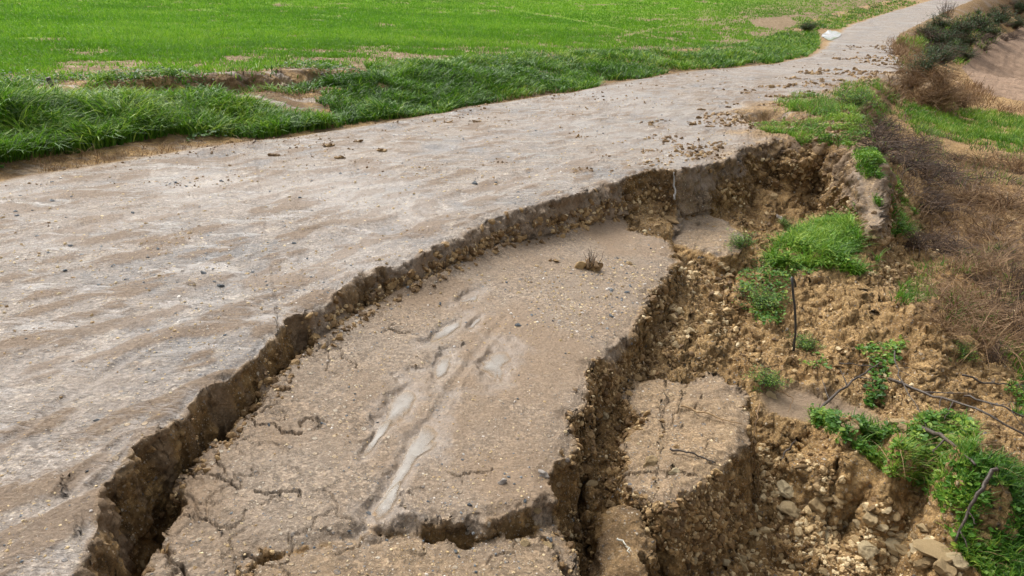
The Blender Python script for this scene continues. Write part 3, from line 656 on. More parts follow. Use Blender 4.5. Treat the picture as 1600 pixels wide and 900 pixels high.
# ------------------------------------------------------------------ verge grass
x, y, Lc, px, py = cand(850000, 5.5, 90, -46, 38, (.0, 3.6))
pt = fbm2(x*.8, y*.8, 3, 95); bare = inpoly(px, py, [(1278, 46), (1316, 46), (1318, 76), (1282, 80)]) | inpoly(px, py, [(0, 105), (60, 105), (140, 110), (150, 130), (110, 155), (60, 150), (0, 130)]) | inpoly(px, py, [(430, 98), (480, 92), (500, 112), (470, 124), (440, 112)]) | inpoly(px, py, [(500, 95), (570, 95), (575, 115), (520, 122)]) | inpoly(px, py, [(420, 160), (480, 163), (490, 178), (440, 180)])
edge_w = .16+.18*vn2(x*.7, y*.7, 96)+sstep(420, 250, px)*.42
keep = (Lc['e'] > edge_w) & (Lc['e'] < 2.85+.3*pt) & ((Lc['e'] < 2.15) | (vn2(x*.42+3, y*.42, 32) < .1) | (rs.rand(len(x)) < .12)) & (Lc['wr'] > .9) & (pt > -.5) & ~bare & (vn2(x*2.1, y*2.1, 102) > -.72)
x, y, Lc, px, py = pick((x, y, Lc, px, py), keep); n = len(x)
cl = vn2(x*2.6, y*2.6, 97); h = (.15+.2*rs.rand(n)+.14*np.clip(cl+.5*vn2(x*.9, y*.9, 103), -1, 1))*sstep(3.1, 2.3, Lc['e'])**.5*(.75+.4*sstep(14, 7, Lc['r'])) + .03
az = vn2(x*1.9, y*1.9, 98)*5+rs.randn(n)*1.3-1.2
ti = np.clip(.42+.25*vn2(x*.7, y*.7, 99)+.25*rs.randn(n)+.22*vn2(x*3.3, y*3.3, 100), 0, 1)
stuff('verge_grass', [blades(x, y, Lc['z'], h, .010+.0007*Lc['r'], .45+1.0*rs.rand(n), az, 3, tint=ti)], M_grass, 'long lush green grass growing on the bank between road and crop', 'grass')
k = rs.rand(n) < .02; nn = k.sum()
kx = cand(60000, 6, 26, -46, 20, (-.1, 3)); kk = (kx[2]['e'] > .0) & (kx[2]['e'] < 2.9) & (vn2(kx[0]*1.6, kx[1]*1.6, 101) > .35) & (kx[2]['wr'] > .9)
x, y, Lc, px, py = pick(kx, kk); n = len(x)
stuff('dry_grass', [blades(x, y, Lc['z'], .07+.14*rs.rand(n), .006, .6+.6*rs.rand(n), rs.rand(n)*6.28, 3)], M_straw, 'withered straw coloured grass tangled in the green verge', 'dry grass')
# broad leaved weeds on the bank crest
kx = cand(200000, 6, 30, -46, 25, (.3, 3.3)); w = vn2(kx[0]*.9, kx[1]*.9, 104); kk = (kx[2]['e'] > .35) & (kx[2]['e'] < 3.1) & (w > -.05) & (kx[2]['wr'] > .9)
x, y, Lc, px, py = pick(kx, kk); n = len(x)
stuff('leafy_weeds', [leaves(x, y, Lc['z']+.02+.18*rs.rand(n)*np.clip(w[kk]*1.5, 0, 1), .03+.03*rs.rand(n), np.clip(.3+.25*rs.randn(n), 0, 1))], M_clover, 'dark broad leaved weeds along the crest of the green bank', 'weeds')

# ------------------------------------------------------------------ green patches on the slipped ground
def patch(name, poly, n, r0, r1, t0, t1, mode, hmin, hmax, mat, label, cat, upper=None, gap=-.35, lean=.6, wd=.006):
    c = cand(n, r0, r1, t0, t1); x, y, Lc, px, py = c
    m = inpoly(px+14*vn2(x*5, y*5, 7), py+10*vn2(x*5, y*5, 8), poly) & (fbm2(x*3, y*3, 3, 111) > gap)
    x, y, Lc, px, py = pick(c, m); k = len(x); ti = np.clip(.5+.3*vn2(x*3, y*3, 112)+.22*rs.randn(k), 0, 1); parts = []
    if mode != 'leaf':
        h = hmin+(hmax-hmin)*rs.rand(k); parts.append(blades(x, y, Lc['z'], h, wd+0*h, lean*(.3+1.3*rs.rand(k)), vn2(x*2, y*2, 113)*3+1.6*rs.randn(k), 3, tint=ti))
    if mode != 'blade':
        kk = rs.rand(k) < .8; bump_ = .5+.5*vn2(x[kk]*4, y[kk]*4, 114)
        parts.append(leaves(x[kk], y[kk], Lc['z'][kk]+(hmin+(hmax-hmin)*rs.rand(kk.sum())*.8)*bump_, .008+.032*rs.rand(kk.sum())**1.5, ti[kk]))
    if k: return stuff(name, parts, mat, label, cat)
patch('grass_clump', [(1195, 408), (1240, 365), (1290, 345), (1330, 335), (1400, 332), (1412, 372), (1370, 410), (1330, 428), (1280, 418), (1230, 425)], 90000, 5, 9, 12, 34, 'both', .05, .22, M_grass, 'fresh green grass clump on the slipped mound under the grassy niche', 'grass clump', gap=-.10, lean=.95, wd=.009)
patch('ground_cover', [(1158, 440), (1190, 405), (1250, 400), (1290, 415), (1270, 425), (1225, 440), (1222, 480), (1218, 505), (1180, 510), (1162, 480)], 60000, 4, 9, 12, 30, 'leaf', .02, .12, M_clover, 'bright green leafy clover hanging over the left end of the slipped mound', 'ground cover')
patch('ground_cover', [(1265, 652), (1300, 655), (1350, 668), (1420, 680), (1440, 645), (1500, 655), (1530, 710), (1600, 740), (1640, 800), (1640, 930), (1540, 920), (1490, 870), (1465, 800), (1430, 765), (1385, 745), (1320, 700)], 130000, 2.3, 6, 18, 46, 'both', .02, .13, M_clover, 'green clover and grass carpet across the near mound below the broken road', 'ground cover', gap=-.36)
patch('ground_cover', [(1340, 545), (1410, 530), (1418, 550), (1385, 585), (1385, 640), (1440, 640), (1470, 640), (1460, 670), (1390, 665), (1358, 640), (1362, 590)], 90000, 3, 7, 18, 40, 'leaf', .01, .06, M_clover, 'narrow green clover strip between the muddy pool and the black branches', 'ground cover', gap=-.15)
patch('grass_clump', [(1165, 206), (1230, 190), (1290, 185), (1340, 190), (1380, 225), (1405, 285), (1445, 335), (1400, 345), (1365, 320), (1352, 285), (1325, 232), (1270, 220), (1200, 226)], 130000, 6.5, 13, 12, 34, 'both', .04, .11, M_grass, 'green turf edging the top of the brown earth niche', 'grass clump', gap=-.12)
patch('grass_clump', [(1200, 165), (1240, 158), (1290, 150), (1320, 140), (1375, 132), (1400, 160), (1400, 205), (1350, 200), (1300, 190), (1240, 178)], 90000, 8, 22, 12, 34, 'both', .05, .22, M_grass, 'rough green grass tussock on the shoulder above the niche', 'grass clump', gap=-.02, wd=.009)
patch('grass_clump', [(1400, 165), (1470, 168), (1540, 172), (1640, 182), (1640, 245), (1560, 228), (1480, 214), (1430, 205)], 150000, 8, 24, 20, 44, 'blade', .08, .2, M_grass, 'bright green grass strip in the hollow beside the dead brushwood', 'grass clump', wd=.012)
patch('grass_clump', [(1400, 455), (1440, 435), (1470, 450), (1450, 470), (1405, 478)], 30000, 4, 9, 20, 40, 'blade', .06, .14, M_grass, 'small green grass clump in the dip right of the slipped mound', 'grass clump')
patch('ground_cover', [(1565, 600), (1640, 570), (1640, 660), (1590, 640)], 40000, 3, 7, 28, 46, 'both', .03, .1, M_clover, 'green weeds at the foot of the dry brush by the right edge', 'ground cover')
patch('ground_cover', [(1245, 560), (1290, 562), (1300, 580), (1270, 578)], 30000, 3, 7, 12, 34, 'leaf', .01, .04, M_clover, 'tiny green seedlings on the rubble below the black pipe', 'ground cover')
patch('grass_clump', [(1400, 70), (1480, 40), (1560, 12), (1560, 60), (1500, 100), (1450, 85)], 60000, 25, 90, 20, 40, 'blade', .2, .5, M_grass, 'green grass slope below the far curve of the road', 'grass clump', gap=-.1, wd=.04)
patch('grass_clump', [(1400, 92), (1440, 88), (1450, 100), (1410, 103)], 20000, 12, 50, 20, 40, 'blade', .1, .2, M_grass, 'small green grass patch on the far crumbling shoulder', 'grass clump', wd=.02)
patch('grass_clump', [(1370, 140), (1395, 135), (1410, 150), (1380, 158)], 20000, 9, 30, 20, 40, 'blade', .08, .15, M_grass, 'green tuft hanging under the far small scarp', 'grass clump', wd=.012)
patch('dry_grass', [(1390, 62), (1450, 45), (1470, 60), (1440, 100), (1480, 150), (1520, 130), (1560, 160), (1500, 165), (1420, 160), (1460, 130), (1400, 85)], 60000, 14, 60, 20, 40, 'blade', .15, .4, M_straw, 'rust brown dry grass beside the far road and ploughed field', 'dry grass', gap=-.1, wd=.022)
patch('dry_grass', [(1380, 225), (1470, 215), (1640, 240), (1640, 420), (1560, 430), (1450, 350), (1400, 300)], 26000, 4.5, 16, 22, 46, 'blade', .1, .3, M_straw, 'flattened brown straw among the dead bushes on the right', 'dry grass', gap=-.12, lean=1.3)
patch('dry_grass', [(1440, 440), (1540, 400), (1640, 420), (1640, 560), (1560, 560), (1500, 600), (1440, 520)], 26000, 3.5, 9, 22, 46, 'blade', .1, .3, M_straw, 'loose dry stalks over the earth mound at the right edge', 'dry grass', gap=.05, lean=1.2)

# ------------------------------------------------------------------ stones and clods
def ico(sub_=2):
    import bmesh
    bm = bmesh.new(); bmesh.ops.create_icosphere(bm, subdivisions=sub_, radius=1); bm.verts.ensure_lookup_table()
    v = np.array([q.co[:] for q in bm.verts]); f = np.array([[w.index for w in q.verts] for q in bm.faces]); bm.free(); return v, f
I2, I1, I3 = ico(2), ico(1), ico(3)
def stone(base, k, ang=.75):
    v, f = base; r_ = np.random.RandomState(k); v = v.copy()
    for _ in range(11):
        nrm = r_.randn(3); nrm /= np.linalg.norm(nrm); c = .30+.5*r_.rand(); d = v@nrm; v -= np.outer(np.maximum(0, d-c)*ang, nrm)
    v += .16*np.stack([vn3(v[:, 0]*1.8, v[:, 1]*1.8, v[:, 2]*1.8, k+i) for i in range(3)], -1)+.09*np.stack([vn3(v[:, 0]*5, v[:, 1]*5, v[:, 2]*5, k+i+9) for i in range(3)], -1)
    return v*np.array([1.1, .6+.4*r_.rand(), .45+.4*r_.rand()])*1.15, f
PR_S = [stone(I1, k) for k in range(10)]; PR_M = [stone(I2, k+20) for k in range(12)]; PR_L = [stone(I3, k+50, .9) for k in range(9)]
def rotm(n):
    q = rs.randn(n, 4); q[:, 1:3] *= .5; q /= np.linalg.norm(q, axis=1, keepdims=True); w, a, b, c = q.T
    return np.stack([np.stack([1-2*(b*b+c*c), 2*(a*b-c*w), 2*(a*c+b*w)], -1), np.stack([2*(a*b+c*w), 1-2*(a*a+c*c), 2*(b*c-a*w)], -1), np.stack([2*(a*c-b*w), 2*(b*c+a*w), 1-2*(a*a+b*b)], -1)], 1)
def gravel(name, x, y, z, s, protos, mat, label, cat, sink=.25, smooth=False):
    Vs, Fs, o = [], [], 0; k = rs.randint(len(protos), size=len(x))
    for i, (v, f) in enumerate(protos):
        m = k == i; n = m.sum()
        if not n: continue
        w = np.einsum('nij,vj->nvi', rotm(n), v)*s[m][:, None, None]+np.stack([x[m], y[m], z[m]+s[m]*(.5-sink)*.5], -1)[:, None]
        Vs.append(w.reshape(-1, 3)); Fs.append((f[None]+(np.arange(n)*len(v))[:, None, None]).reshape(-1, 3)+o); o += n*len(v)
    ob = link(name, mesh_np(name, np.concatenate(Vs), np.concatenate(Fs), smooth=smooth), mat)
    return tag(ob, label, cat, kind='stuff')
# rubble on the slipped ground
c = cand(230000, 1.8, 13, -2, 46); x, y, Lc, px, py = c
pool = sdpoly(x, y, mudpool, 1.) > -.02
veg = inpoly(px, py, [(1160, 400), (1400, 330), (1415, 380), (1340, 435), (1230, 500), (1170, 510)]) | inpoly(px, py, [(1290, 665), (1500, 660), (1600, 750), (1600, 900), (1500, 860), (1400, 740)])
zone = inpoly(px, py, [(1180, 680), (1260, 720), (1400, 790), (1500, 880), (1500, 1000), (1000, 1000), (1100, 860), (1190, 780)]) 
zone2 = inpoly(px, py, [(1050, 400), (1150, 400), (1170, 560), (1150, 590), (1000, 600), (960, 620), (1000, 520)])
dens = .14+.16*zone2+.9*zone+.25*(vn2(x*1.5, y*1.5, 121) > .2)
m = (Lc['reg'] == GROUND) & ~pool & ~veg & (rs.rand(len(x)) < dens*1.3*sstep(-.35, .35, fbm2(x*2.2, y*2.2, 3, 122))) & (Lc['wr'] < .05)
x, y, Lc, px, py = pick(c, m); zone = zone[m]; zone2 = zone2[m]; n = len(x); print('rubble', n)
s = (.0035+.016*rs.rand(n)**3.5+.012*(rs.rand(n) < .015))*np.clip(Lc['r']/3.4, .8, 2.5)*(1+.9*zone*rs.rand(n)+.4*zone2)
rk = rs.rand(n) < np.where(zone, .6, .22)
gravel('rubble', x[rk], y[rk], Lc['z'][rk], s[rk], PR_S, M_rock, 'pale limestone rubble strewn over the slipped ground', 'rubble')
gravel('soil_crumbs', x[~rk], y[~rk], Lc['z'][~rk], s[~rk]*.8, PR_M, M_clodm, 'brown soil crumbs covering the slipped ground', 'soil crumbs', sink=.7)
# gravel on road and slabs
c = cand(60000, 1.6, 16, -46, 22); x, y, Lc, px, py = c
pg = fbm2(x*1.2, y*1.2, 3, 131)
zz = inpoly(px, py, [(820, 430), (960, 400), (1040, 430), (990, 500), (930, 520), (820, 520)])*1.2 + inpoly(px, py, [(420, 850), (880, 820), (880, 900), (420, 910)])*.5+inpoly(px, py, [(700, 700), (880, 700), (870, 800), (640, 810)])*.5+inpoly(px, py, [(1000, 230), (1150, 200), (1150, 240), (1010, 270)])*.6
inp = np.zeros(len(x), bool)
for p in PUDW: inp |= pudq(x, y, p) < 1.2
m = (((Lc['wr'] > .95) & (Lc['e'] < -.3)) | np.isin(Lc['reg'], [SLAB, SLABB, BLOCK, CHIP])) & ((Lc['wr'] > .9) | (Lc['pave'] > .3)) & (rs.rand(len(x)) < .08+.22*np.clip(pg, 0, 1)*2+zz*.6) & ~inp
x, y, Lc, px, py = pick(c, m); n = len(x); print('gravel', n)
s = (.003+.009*rs.rand(n)**3)*np.clip(Lc['r']/3.2, .8, 2.2); cc = rs.rand(n)
for nm, lo, hi, mt, lb in (('gravel', 0, .72, M_rock, 'small ochre gravel pressed into the road and slabs'), ('gravel', .72, .9, M_grey, 'blue grey pebbles scattered over the road and slabs'), ('gravel', .9, 1, M_white, 'whitish pebbles scattered over the road and slabs')):
    k = (cc >= lo) & (cc < hi); gravel(nm, x[k], y[k], Lc['z'][k], s[k], PR_S, mt, lb, 'gravel', sink=.9)
# crumbs at the foot and on the rim of every scarp
c = cand(60000, 1.6, 14, -46, 34); x, y, Lc, px, py = c
m = ((Lc['wr'] > .01) & (Lc['wr'] < .6) | ((Lc['su'] > -.16) & (Lc['su'] < 0) & (Lc['reg'] != BLOCK))) & (rs.rand(len(x)) < .5)
x, y, Lc, px, py = pick(c, m); n = len(x)
gravel('soil_crumbs', x, y, Lc['z'], (.006+.018*rs.rand(n)**2)*np.clip(Lc['r']/3, .8, 2), PR_M, M_clodm, 'dark soil crumbs fallen along the foot of the road scarp', 'soil crumbs', sink=.6)

# survey table of the finished terrain: nearest ground point seen along a sight line
_pv = proj(V[:, 0], V[:, 1], V[:, 2]); _dv = np.linalg.norm(V-[0, 0, CAMH], axis=1)
_ok = (_pv[0] > -60) & (_pv[0] < 1760) & (_pv[1] > -60) & (_pv[1] < 1060) & (V[:, 1] > .1)
_id = np.nonzero(_ok)[0]; _o = np.argsort(-_dv[_id]); _id = _id[_o]
_buf = np.full((1130, 1830), -1); _buf[(_pv[1][_id]+60).astype(int), (_pv[0][_id]+60).astype(int)] = _id
def zat(px, py):
    for w in (2, 4, 8, 16, 40):
        k = _buf[int(py)+60-w:int(py)+61+w, int(px)+60-w:int(px)+61+w].ravel(); k = k[k >= 0]
        if len(k):
            k = k[_dv[k] < _dv[k].min()*1.06+.03]; b = k[np.argmin((_pv[0][k]-px)**2+(_pv[1][k]-py)**2)]; return V[b]
fv = np.unique(F4[np.isin(freg, [BANK, SLAB, SLABB, BLOCK, BLOCKB])].ravel()); Nv = gridn(X, Y, Z).reshape(-1, 3)
fv = fv[(Nv[fv, 2] < .72) & (L['r'][fv] < 13) & (L['calm'][fv] < .1) & (_ok[fv])]; fv = fv[rs.randint(len(fv), size=15000)]; fv = fv[fbm2(V[fv, 0]*3+V[fv, 2]*3, V[fv, 1]*3, 3, 141) > -.15]
k_ = rs.rand(len(fv)) < .45; sz = (.0035+.012*rs.rand(len(fv))**3)*np.clip(_dv[fv]/3, .8, 2.6)
gravel('gravel', V[fv[k_], 0], V[fv[k_], 1], V[fv[k_], 2]-.002, sz[k_], PR_S, M_rock, 'pale stones bedded in the broken earth faces of the scarp', 'gravel', sink=.5)
gravel('soil_crumbs', V[fv[~k_], 0], V[fv[~k_], 1], V[fv[~k_], 2]-.002, sz[~k_]*1.5, PR_M[:6], M_clodm, 'brown crumbs clinging to the broken earth faces of the scarp', 'soil crumbs', sink=.5)
SM = {}
def stone_thing(name, px, py, size_px, mat, label, cat, group=None, flat=1., k=None):
    if name == 'pebble': size_px *= .75
    x, y, z = zat(px, py); dist = math.sqrt(x*x+y*y+(z-CAMH)**2); s = size_px/FPX*dist*.5
    k = random.randrange(9) if k is None else k
    key = (k, mat.name)
    if key not in SM:
        v, f = PR_L[k]; SM[key] = mesh_np(name, v, f, smooth=False); SM[key].materials.append(mat)
    o = bpy.data.objects.new(name, SM[key]); COL.objects.link(o); o.location = (x, y, z+s*.12); o.scale = (s, s, s*flat); o.rotation_euler = (random.uniform(-.3, .3), random.uniform(-.3, .3), random.uniform(0, 6.28))
    return tag(o, label, cat, group)

# ------------------------------------------------------------------ puddles, pool and trickle (water sheets)
for i, p in enumerate(PUDW):
    q_ = 96; a_ = np.linspace(0, 2*math.pi, q_, endpoint=False); pts = []
    for k in range(q_):
        lo, hi = .2, 2.2
        for _ in range(14):
            md = (lo+hi)/2; u_, v_ = math.cos(a_[k])*md*p[3], math.sin(a_[k])*md*p[4]; c_, s_ = math.cos(p[5]), math.sin(p[5])
            X_ = p[0]+u_*s_+v_*c_; Y_ = p[1]+u_*c_-v_*s_
            if pudq(np.array([X_]), np.array([Y_]), p)[0] > 1.02: hi = md
            else: lo = md
        pts.append((X_, Y_, p[2]-.003))
    pts = np.array(pts); ct = np.array([p[0], p[1], p[2]-.003]); rg_ = [1, .85, .7, .5, .3, .1]
    V_ = np.concatenate([ct+(pts-ct)*w for w in rg_]+[ct[None]]); dpt = np.repeat([0, .35, .65, .9, 1, 1], q_).tolist()+[1]; k = np.arange(q_); k1 = (k+1) % q_
    F_ = [np.concatenate([np.stack([w*q_+k, w*q_+k1, (w+1)*q_+k1, (w+1)*q_+k], -1) for w in range(5)]), np.stack([5*q_+k, 5*q_+k1, np.full(q_, 6*q_)], -1)]
    nz = np.cross(V_[1]-V_[0], V_[-1]-V_[0])[2]
    if nz < 0: F_ = [f_[:, ::-1].copy() for f_ in F_]
    tag(link('puddle', mesh_np('puddle', V_, F_, dict(depth=dpt)), M_pud), kind='structure')
def tube(pts, rad, sides=6, knob=.0):
    pts = np.asarray(pts, float); n = len(pts); rad = np.broadcast_to(np.asarray(rad, float), (n,))
    tg = np.gradient(pts, axis=0); tg /= np.linalg.norm(tg, axis=1, keepdims=True)+1e-9
    ref = np.array([.3, .2, .93]) if abs(tg[n//2, 2]) < .8 else np.array([.9, .3, .1])
    u_ = np.cross(tg, ref); u_ /= np.linalg.norm(u_, axis=1, keepdims=True)+1e-9; v_ = np.cross(tg, u_)
    an = np.arange(sides)*2*math.pi/sides; rk = rad[:, None]*(1+knob*rs.randn(n, sides))
    V_ = pts[:, None]+rk[..., None]*(np.cos(an)[None, :, None]*u_[:, None]+np.sin(an)[None, :, None]*v_[:, None])
    i, j = np.meshgrid(np.arange(n-1), np.arange(sides), indexing='ij'); a = (i*sides+j).ravel(); b_ = (i*sides+(j+1) % sides).ravel()
    F_ = np.stack([a, b_, b_+sides, a+sides], -1); V_ = V_.reshape(-1, 3); c0 = len(V_); V_ = np.vstack([V_, pts[:1], pts[-1:]]); j = np.arange(sides)
    T_ = np.concatenate([np.stack([np.full(sides, c0), (j+1) % sides, j], -1), np.stack([np.full(sides, c0+1), (n-1)*sides+j, (n-1)*sides+(j+1) % sides], -1)])
    return V_, [F_, T_], dict(tint=np.full(len(V_), rs.rand()))
def smooth_path(pts, n=14, jit=.004):
    pts = np.asarray(pts, float); t = np.r_[0, np.cumsum(np.linalg.norm(np.diff(pts, axis=0), axis=1))]; u_ = np.linspace(0, t[-1], n)
    o_ = np.stack([np.interp(u_, t, pts[:, k]) for k in range(3)], -1)
    for _ in range(2): o_[1:-1] = (o_[:-2]+2*o_[1:-1]+o_[2:])/4
    return o_+rs.randn(n, 3)*jit
def branch(name, pix, rad0, label, cat, lift=(.02,), twigs=2, mat=None, group=None, jit=.004):
    pts = []; rad = rad0*1.25
    for k, (a, b_) in enumerate(pix):
        x, y, z = zat(a, b_); pts.append((x, y, z+(lift[k] if len(lift) > 1 else lift[0])+rad))
    p_ = smooth_path(pts, jit=jit); n = len(p_); parts = [tube(p_, rad*np.linspace(1, .45, n), 7, .08)]
    ln = np.linalg.norm(p_[-1]-p_[0])
    for k in range(twigs):
        i = rs.randint(3, n-2); d = p_[i+1]-p_[i]; d /= np.linalg.norm(d); sd2 = np.array([-d[1], d[0], .25])*rs.choice([-1, 1]); q = p_[i]+np.outer(np.linspace(0, 1, 7), (d*.7+sd2*.7))*ln*rs.uniform(.15, .32)
        parts.append(tube(q+rs.randn(7, 3)*jit*np.linspace(0, 1, 7)[:, None], rad*.45*np.linspace(1, .35, 7), 5))
    v, f, a = join(parts); c_ = v.mean(0); c_[2] = v[:, 2].min()
    o = link(name, mesh_np(name, v-c_, f, a), mat or M_twig); o.location = c_; return tag(o, label, cat, group)
G_B = 'dark broken branches on the slipped ground'
branch('branch', [(1266, 657), (1300, 633), (1340, 603), (1374, 580)], .009, 'black branch slanting out of the muddy pool', 'branch', (.01, .05, .08, .05), 3)
branch('branch', [(1386, 600), (1440, 628), (1500, 655), (1560, 680), (1640, 718)], .008, 'longest dark branch crossing the clover towards the right edge', 'branch', (.03, .06, .09, .08, .05), 4)
branch('branch', [(1436, 688), (1480, 714), (1516, 748)], .011, 'thick black stick lying in the middle of the green mound', 'branch', (.07, .08, .07), 1)
branch('branch', [(1548, 758), (1530, 792), (1505, 826), (1486, 866)], .009, 'dark bent stick on the clover near the yellow leaves', 'branch', (.09, .1, .09, .06), 2)
branch('branch', [(1500, 640), (1560, 660), (1640, 690)], .006, 'thin dark branch just above the longest one', 'branch', (.1, .1, .08), 3)
branch('branch', [(1046, 706), (1080, 711), (1117, 726)], .005, 'short grey twig on top of the leaning road block', 'twig', (.01,), 0)
branch('branch', [(1062, 640), (1105, 652), (1158, 668)], .005, 'pale green stalk lying across the leaning road block', 'stalk', (.015,), 2, mat=M_straw)
branch('branch', [(1218, 724), (1228, 712), (1242, 702)], .006, 'short dark stub of wood beside the slipped brown clod', 'twig', (.02, .04, .06), 0)
branch('branch', [(1312, 573), (1360, 577), (1425, 581)], .004, 'thin dark twig above the narrow clover strip', 'twig', (.02,), 2)
branch('branch', [(1500, 595), (1540, 608), (1600, 612)], .006, 'dark twig on the brown mound near the right edge', 'branch', (.04,), 2)
branch('branch', [(1395, 560), (1400, 600), (1425, 640), (1450, 690)], .004, 'thin wiry stem bending down through the clover strip', 'twig', (.05,), 1)
branch('branch', [(1200, 450), (1190, 470)], .003, 'tiny stem in the hanging clover', 'twig', (.03,), 0)
branch('branch', [(660, 745), (690, 822), (700, 838)], .002, 'thin black stem bridging the long crack of the slab', 'twig', (.004,), 0) if 0 else branch('branch', [(683, 806), (692, 820), (704, 838)], .002, 'thin black stem bridging the long crack of the slab', 'twig', (.008,), 0)
branch('root', [(962, 846), (975, 852), (984, 868)], .004, 'white bent root on the crumbling earth block', 'root', (.01,), 1, mat=mat_plain('pale_root', (.55, .52, .42), (.68, .65, .55)))
branch('branch', [(1185, 640), (1176, 690), (1183, 760), (1186, 790)], .0035, 'long thin dry stem hanging down the side of the leaning block', 'stalk', (.03,), 1, mat=M_straw)
branch('branch', [(1210, 610), (1240, 632), (1232, 648)], .003, 'curly brown stem standing in the muddy pool', 'twig', (.01, .05, .01), 0, mat=M_straw)
# black pipe standing by the mound
bx_, by_, bz_ = zat(1240, 548); tz = math.hypot(bx_, by_)
top_ = np.array([ray(1237, 434)[0], ray(1237, 434)[1], ray(1237, 434)[2]])*((tz+.02)/math.hypot(ray(1237, 434)[0], ray(1237, 434)[1]))+np.array([0, 0, CAMH])
pp = smooth_path([(bx_, by_, bz_-.03), (bx_-.015, by_, bz_*.6+top_[2]*.4), tuple(top_)], 12, .001); o = tag(bpy.data.objects.new('pipe', None), 'thin black pipe standing upright before the slipped green mound', 'pipe'); COL.objects.link(o); o.location = (bx_, by_, bz_)
def part(name, pr, mat, par):
    v, f, a = join(pr); c_ = np.array(par.location); return link(name, mesh_np(name, v-c_, f, a), mat, par)
M_pipe = mat_plain('black_plastic', (.03, .03, .03), (.055, .052, .05), .4)
part('tube', [tube(pp, .0085, 8)], M_pipe, o); part('bent_end', [tube(smooth_path([tuple(top_), tuple(top_+[.035, .03, -.03]), tuple(top_+[.06, .05, -.09])], 8, 0), .009, 8)], M_pipe, o)
# trickle of water over the scarp
tp_ = [zat(1053, q) for q in (268, 274, 282, 292, 302, 312)]
tp_ = [(x+.0, y-.02, z) for x, y, z in tp_]; pth = smooth_path(tp_, 12, .003)
v, f, a = tube(pth, np.linspace(.006, .014, 12), 8, .25); tag(link('water_trickle', mesh_np('water_trickle', v, f, a), M_spill), kind='structure')
# stumps of old posts on the far bank
for a_, b_, h_, lb in ((85, 158, .30, 'dark broken wooden stump before the bare earth cut at the left edge'), (505, 128, .16, 'small dark stump on the bank in the long grass')):
    x, y, z = zat(a_, b_); w_ = .035; pts = [(x, y, z-.05), (x+.01, y, z+h_*.5), (x-.01, y, z+h_)]
    v, f, a = tube(smooth_path(pts, 8, .004), np.linspace(w_, w_*.75, 8), 8, .12); c_ = np.array([x, y, z]); o = link('stump', mesh_np('stump', v-c_, f, a), M_twig); o.location = c_; tag(o, lb, 'stump')

# ------------------------------------------------------------------ single stones
big = [(1404, 858, 52, 'largest pale limestone boulder at the lower right, beside the clover'), (1458, 867, 40, 'round pale limestone right of the largest boulder'), (1360, 816, 30, 'round limestone in the hollow below the split earth clod'), (1310, 784, 32, 'pale limestone under the split earth clod'),
 (1276, 794, 36, 'flat limestone left of the one under the earth clod'), (1239, 802, 32, 'limestone at the top of the rubble fan'), (1290, 843, 40, 'slanting flat limestone slab in the middle of the rubble'), (1446, 882, 30, 'limestone below the round one near the lower right corner'), (1474, 892, 42, 'limestone cut by the bottom edge beside the clover'), (1496, 880, 30, 'limestone touching the clover at the bottom right'),
 (1404, 662, 28, 'pale limestone at the right end of the muddy pool'), (1415, 673, 20, 'small limestone beside the one at the end of the muddy pool'), (1290, 617, 16, 'small ochre stone at the back of the muddy pool'), (1208, 619, 17, 'brown stone at the left end of the muddy pool'), (1330, 668, 20, 'half buried stone at the front of the muddy pool'),
 (1446, 829, 22, 'small pale limestone topmost of the pile beside the clover'), (1451, 842, 18, 'small round stone second from the top of the pile beside the clover'), (1360, 862, 28, 'angular ochre stone left of the largest boulder'), (1357, 802, 18, 'small stone on top of the round one in the hollow'),
 (1229, 763, 34, 'pale flat limestone at the upper left of the rubble'), (1527, 700, 24, 'ochre lump at the right of the green mound'), (1512, 654, 22, 'ochre stone above the longest dark branch'),
 (787, 753, 17, 'white quartz stone on the near end of the largest slab'), (848, 740, 18, 'flat pinkish white stone by the right rim of the largest slab'), (840, 800, 16, 'ochre stone at the right end of the long crack'), (812, 872, 15, 'small white stone on the near strip of broken road'), (853, 858, 30, 'big ochre stone wedged in the corner of the near strip'), (822, 850, 16, 'round pale stone left of the wedged ochre stone'),
 (1052, 738, 16, 'pale stone in the crack of the leaning block'), (1015, 722, 24, 'rust brown stone on the leaning block'), (945, 650, 20, 'orange brown stone down in the deep gap'), (925, 758, 16, 'small orange stone in the lower deep gap'), (952, 790, 18, 'pale rounded stone on the crumbling earth block'),
 (1165, 268, 12, 'pinkish stone high on the niche wall'), (1207, 308, 14, 'pale round stone low on the niche wall'), (1250, 270, 13, 'pale stone in the middle of the niche'), (1218, 340, 14, 'white stone at the foot of the niche'), (1290, 268, 12, 'orange stone high on the niche wall right of its middle'),
 (982, 412, 12, 'ochre stone near the earth clump on the slab'), (220, 882, 16, 'pale stone in the deep crevice at the lower left'), (1055, 545, 22, 'limestone on the slope right of the largest slab'), (1080, 520, 18, 'small limestone on the slope below the pale road fragment'), (1045, 345, 26, 'grey stone on the lump under the water trickle')]
for a_, b_, s_, lb in big:
    mt = M_white if 'white' in lb else M_rock
    stone_thing('stone', a_, b_, s_*1.05, mt, lb, 'stone', 'single pale stones in and around the broken road', .85)
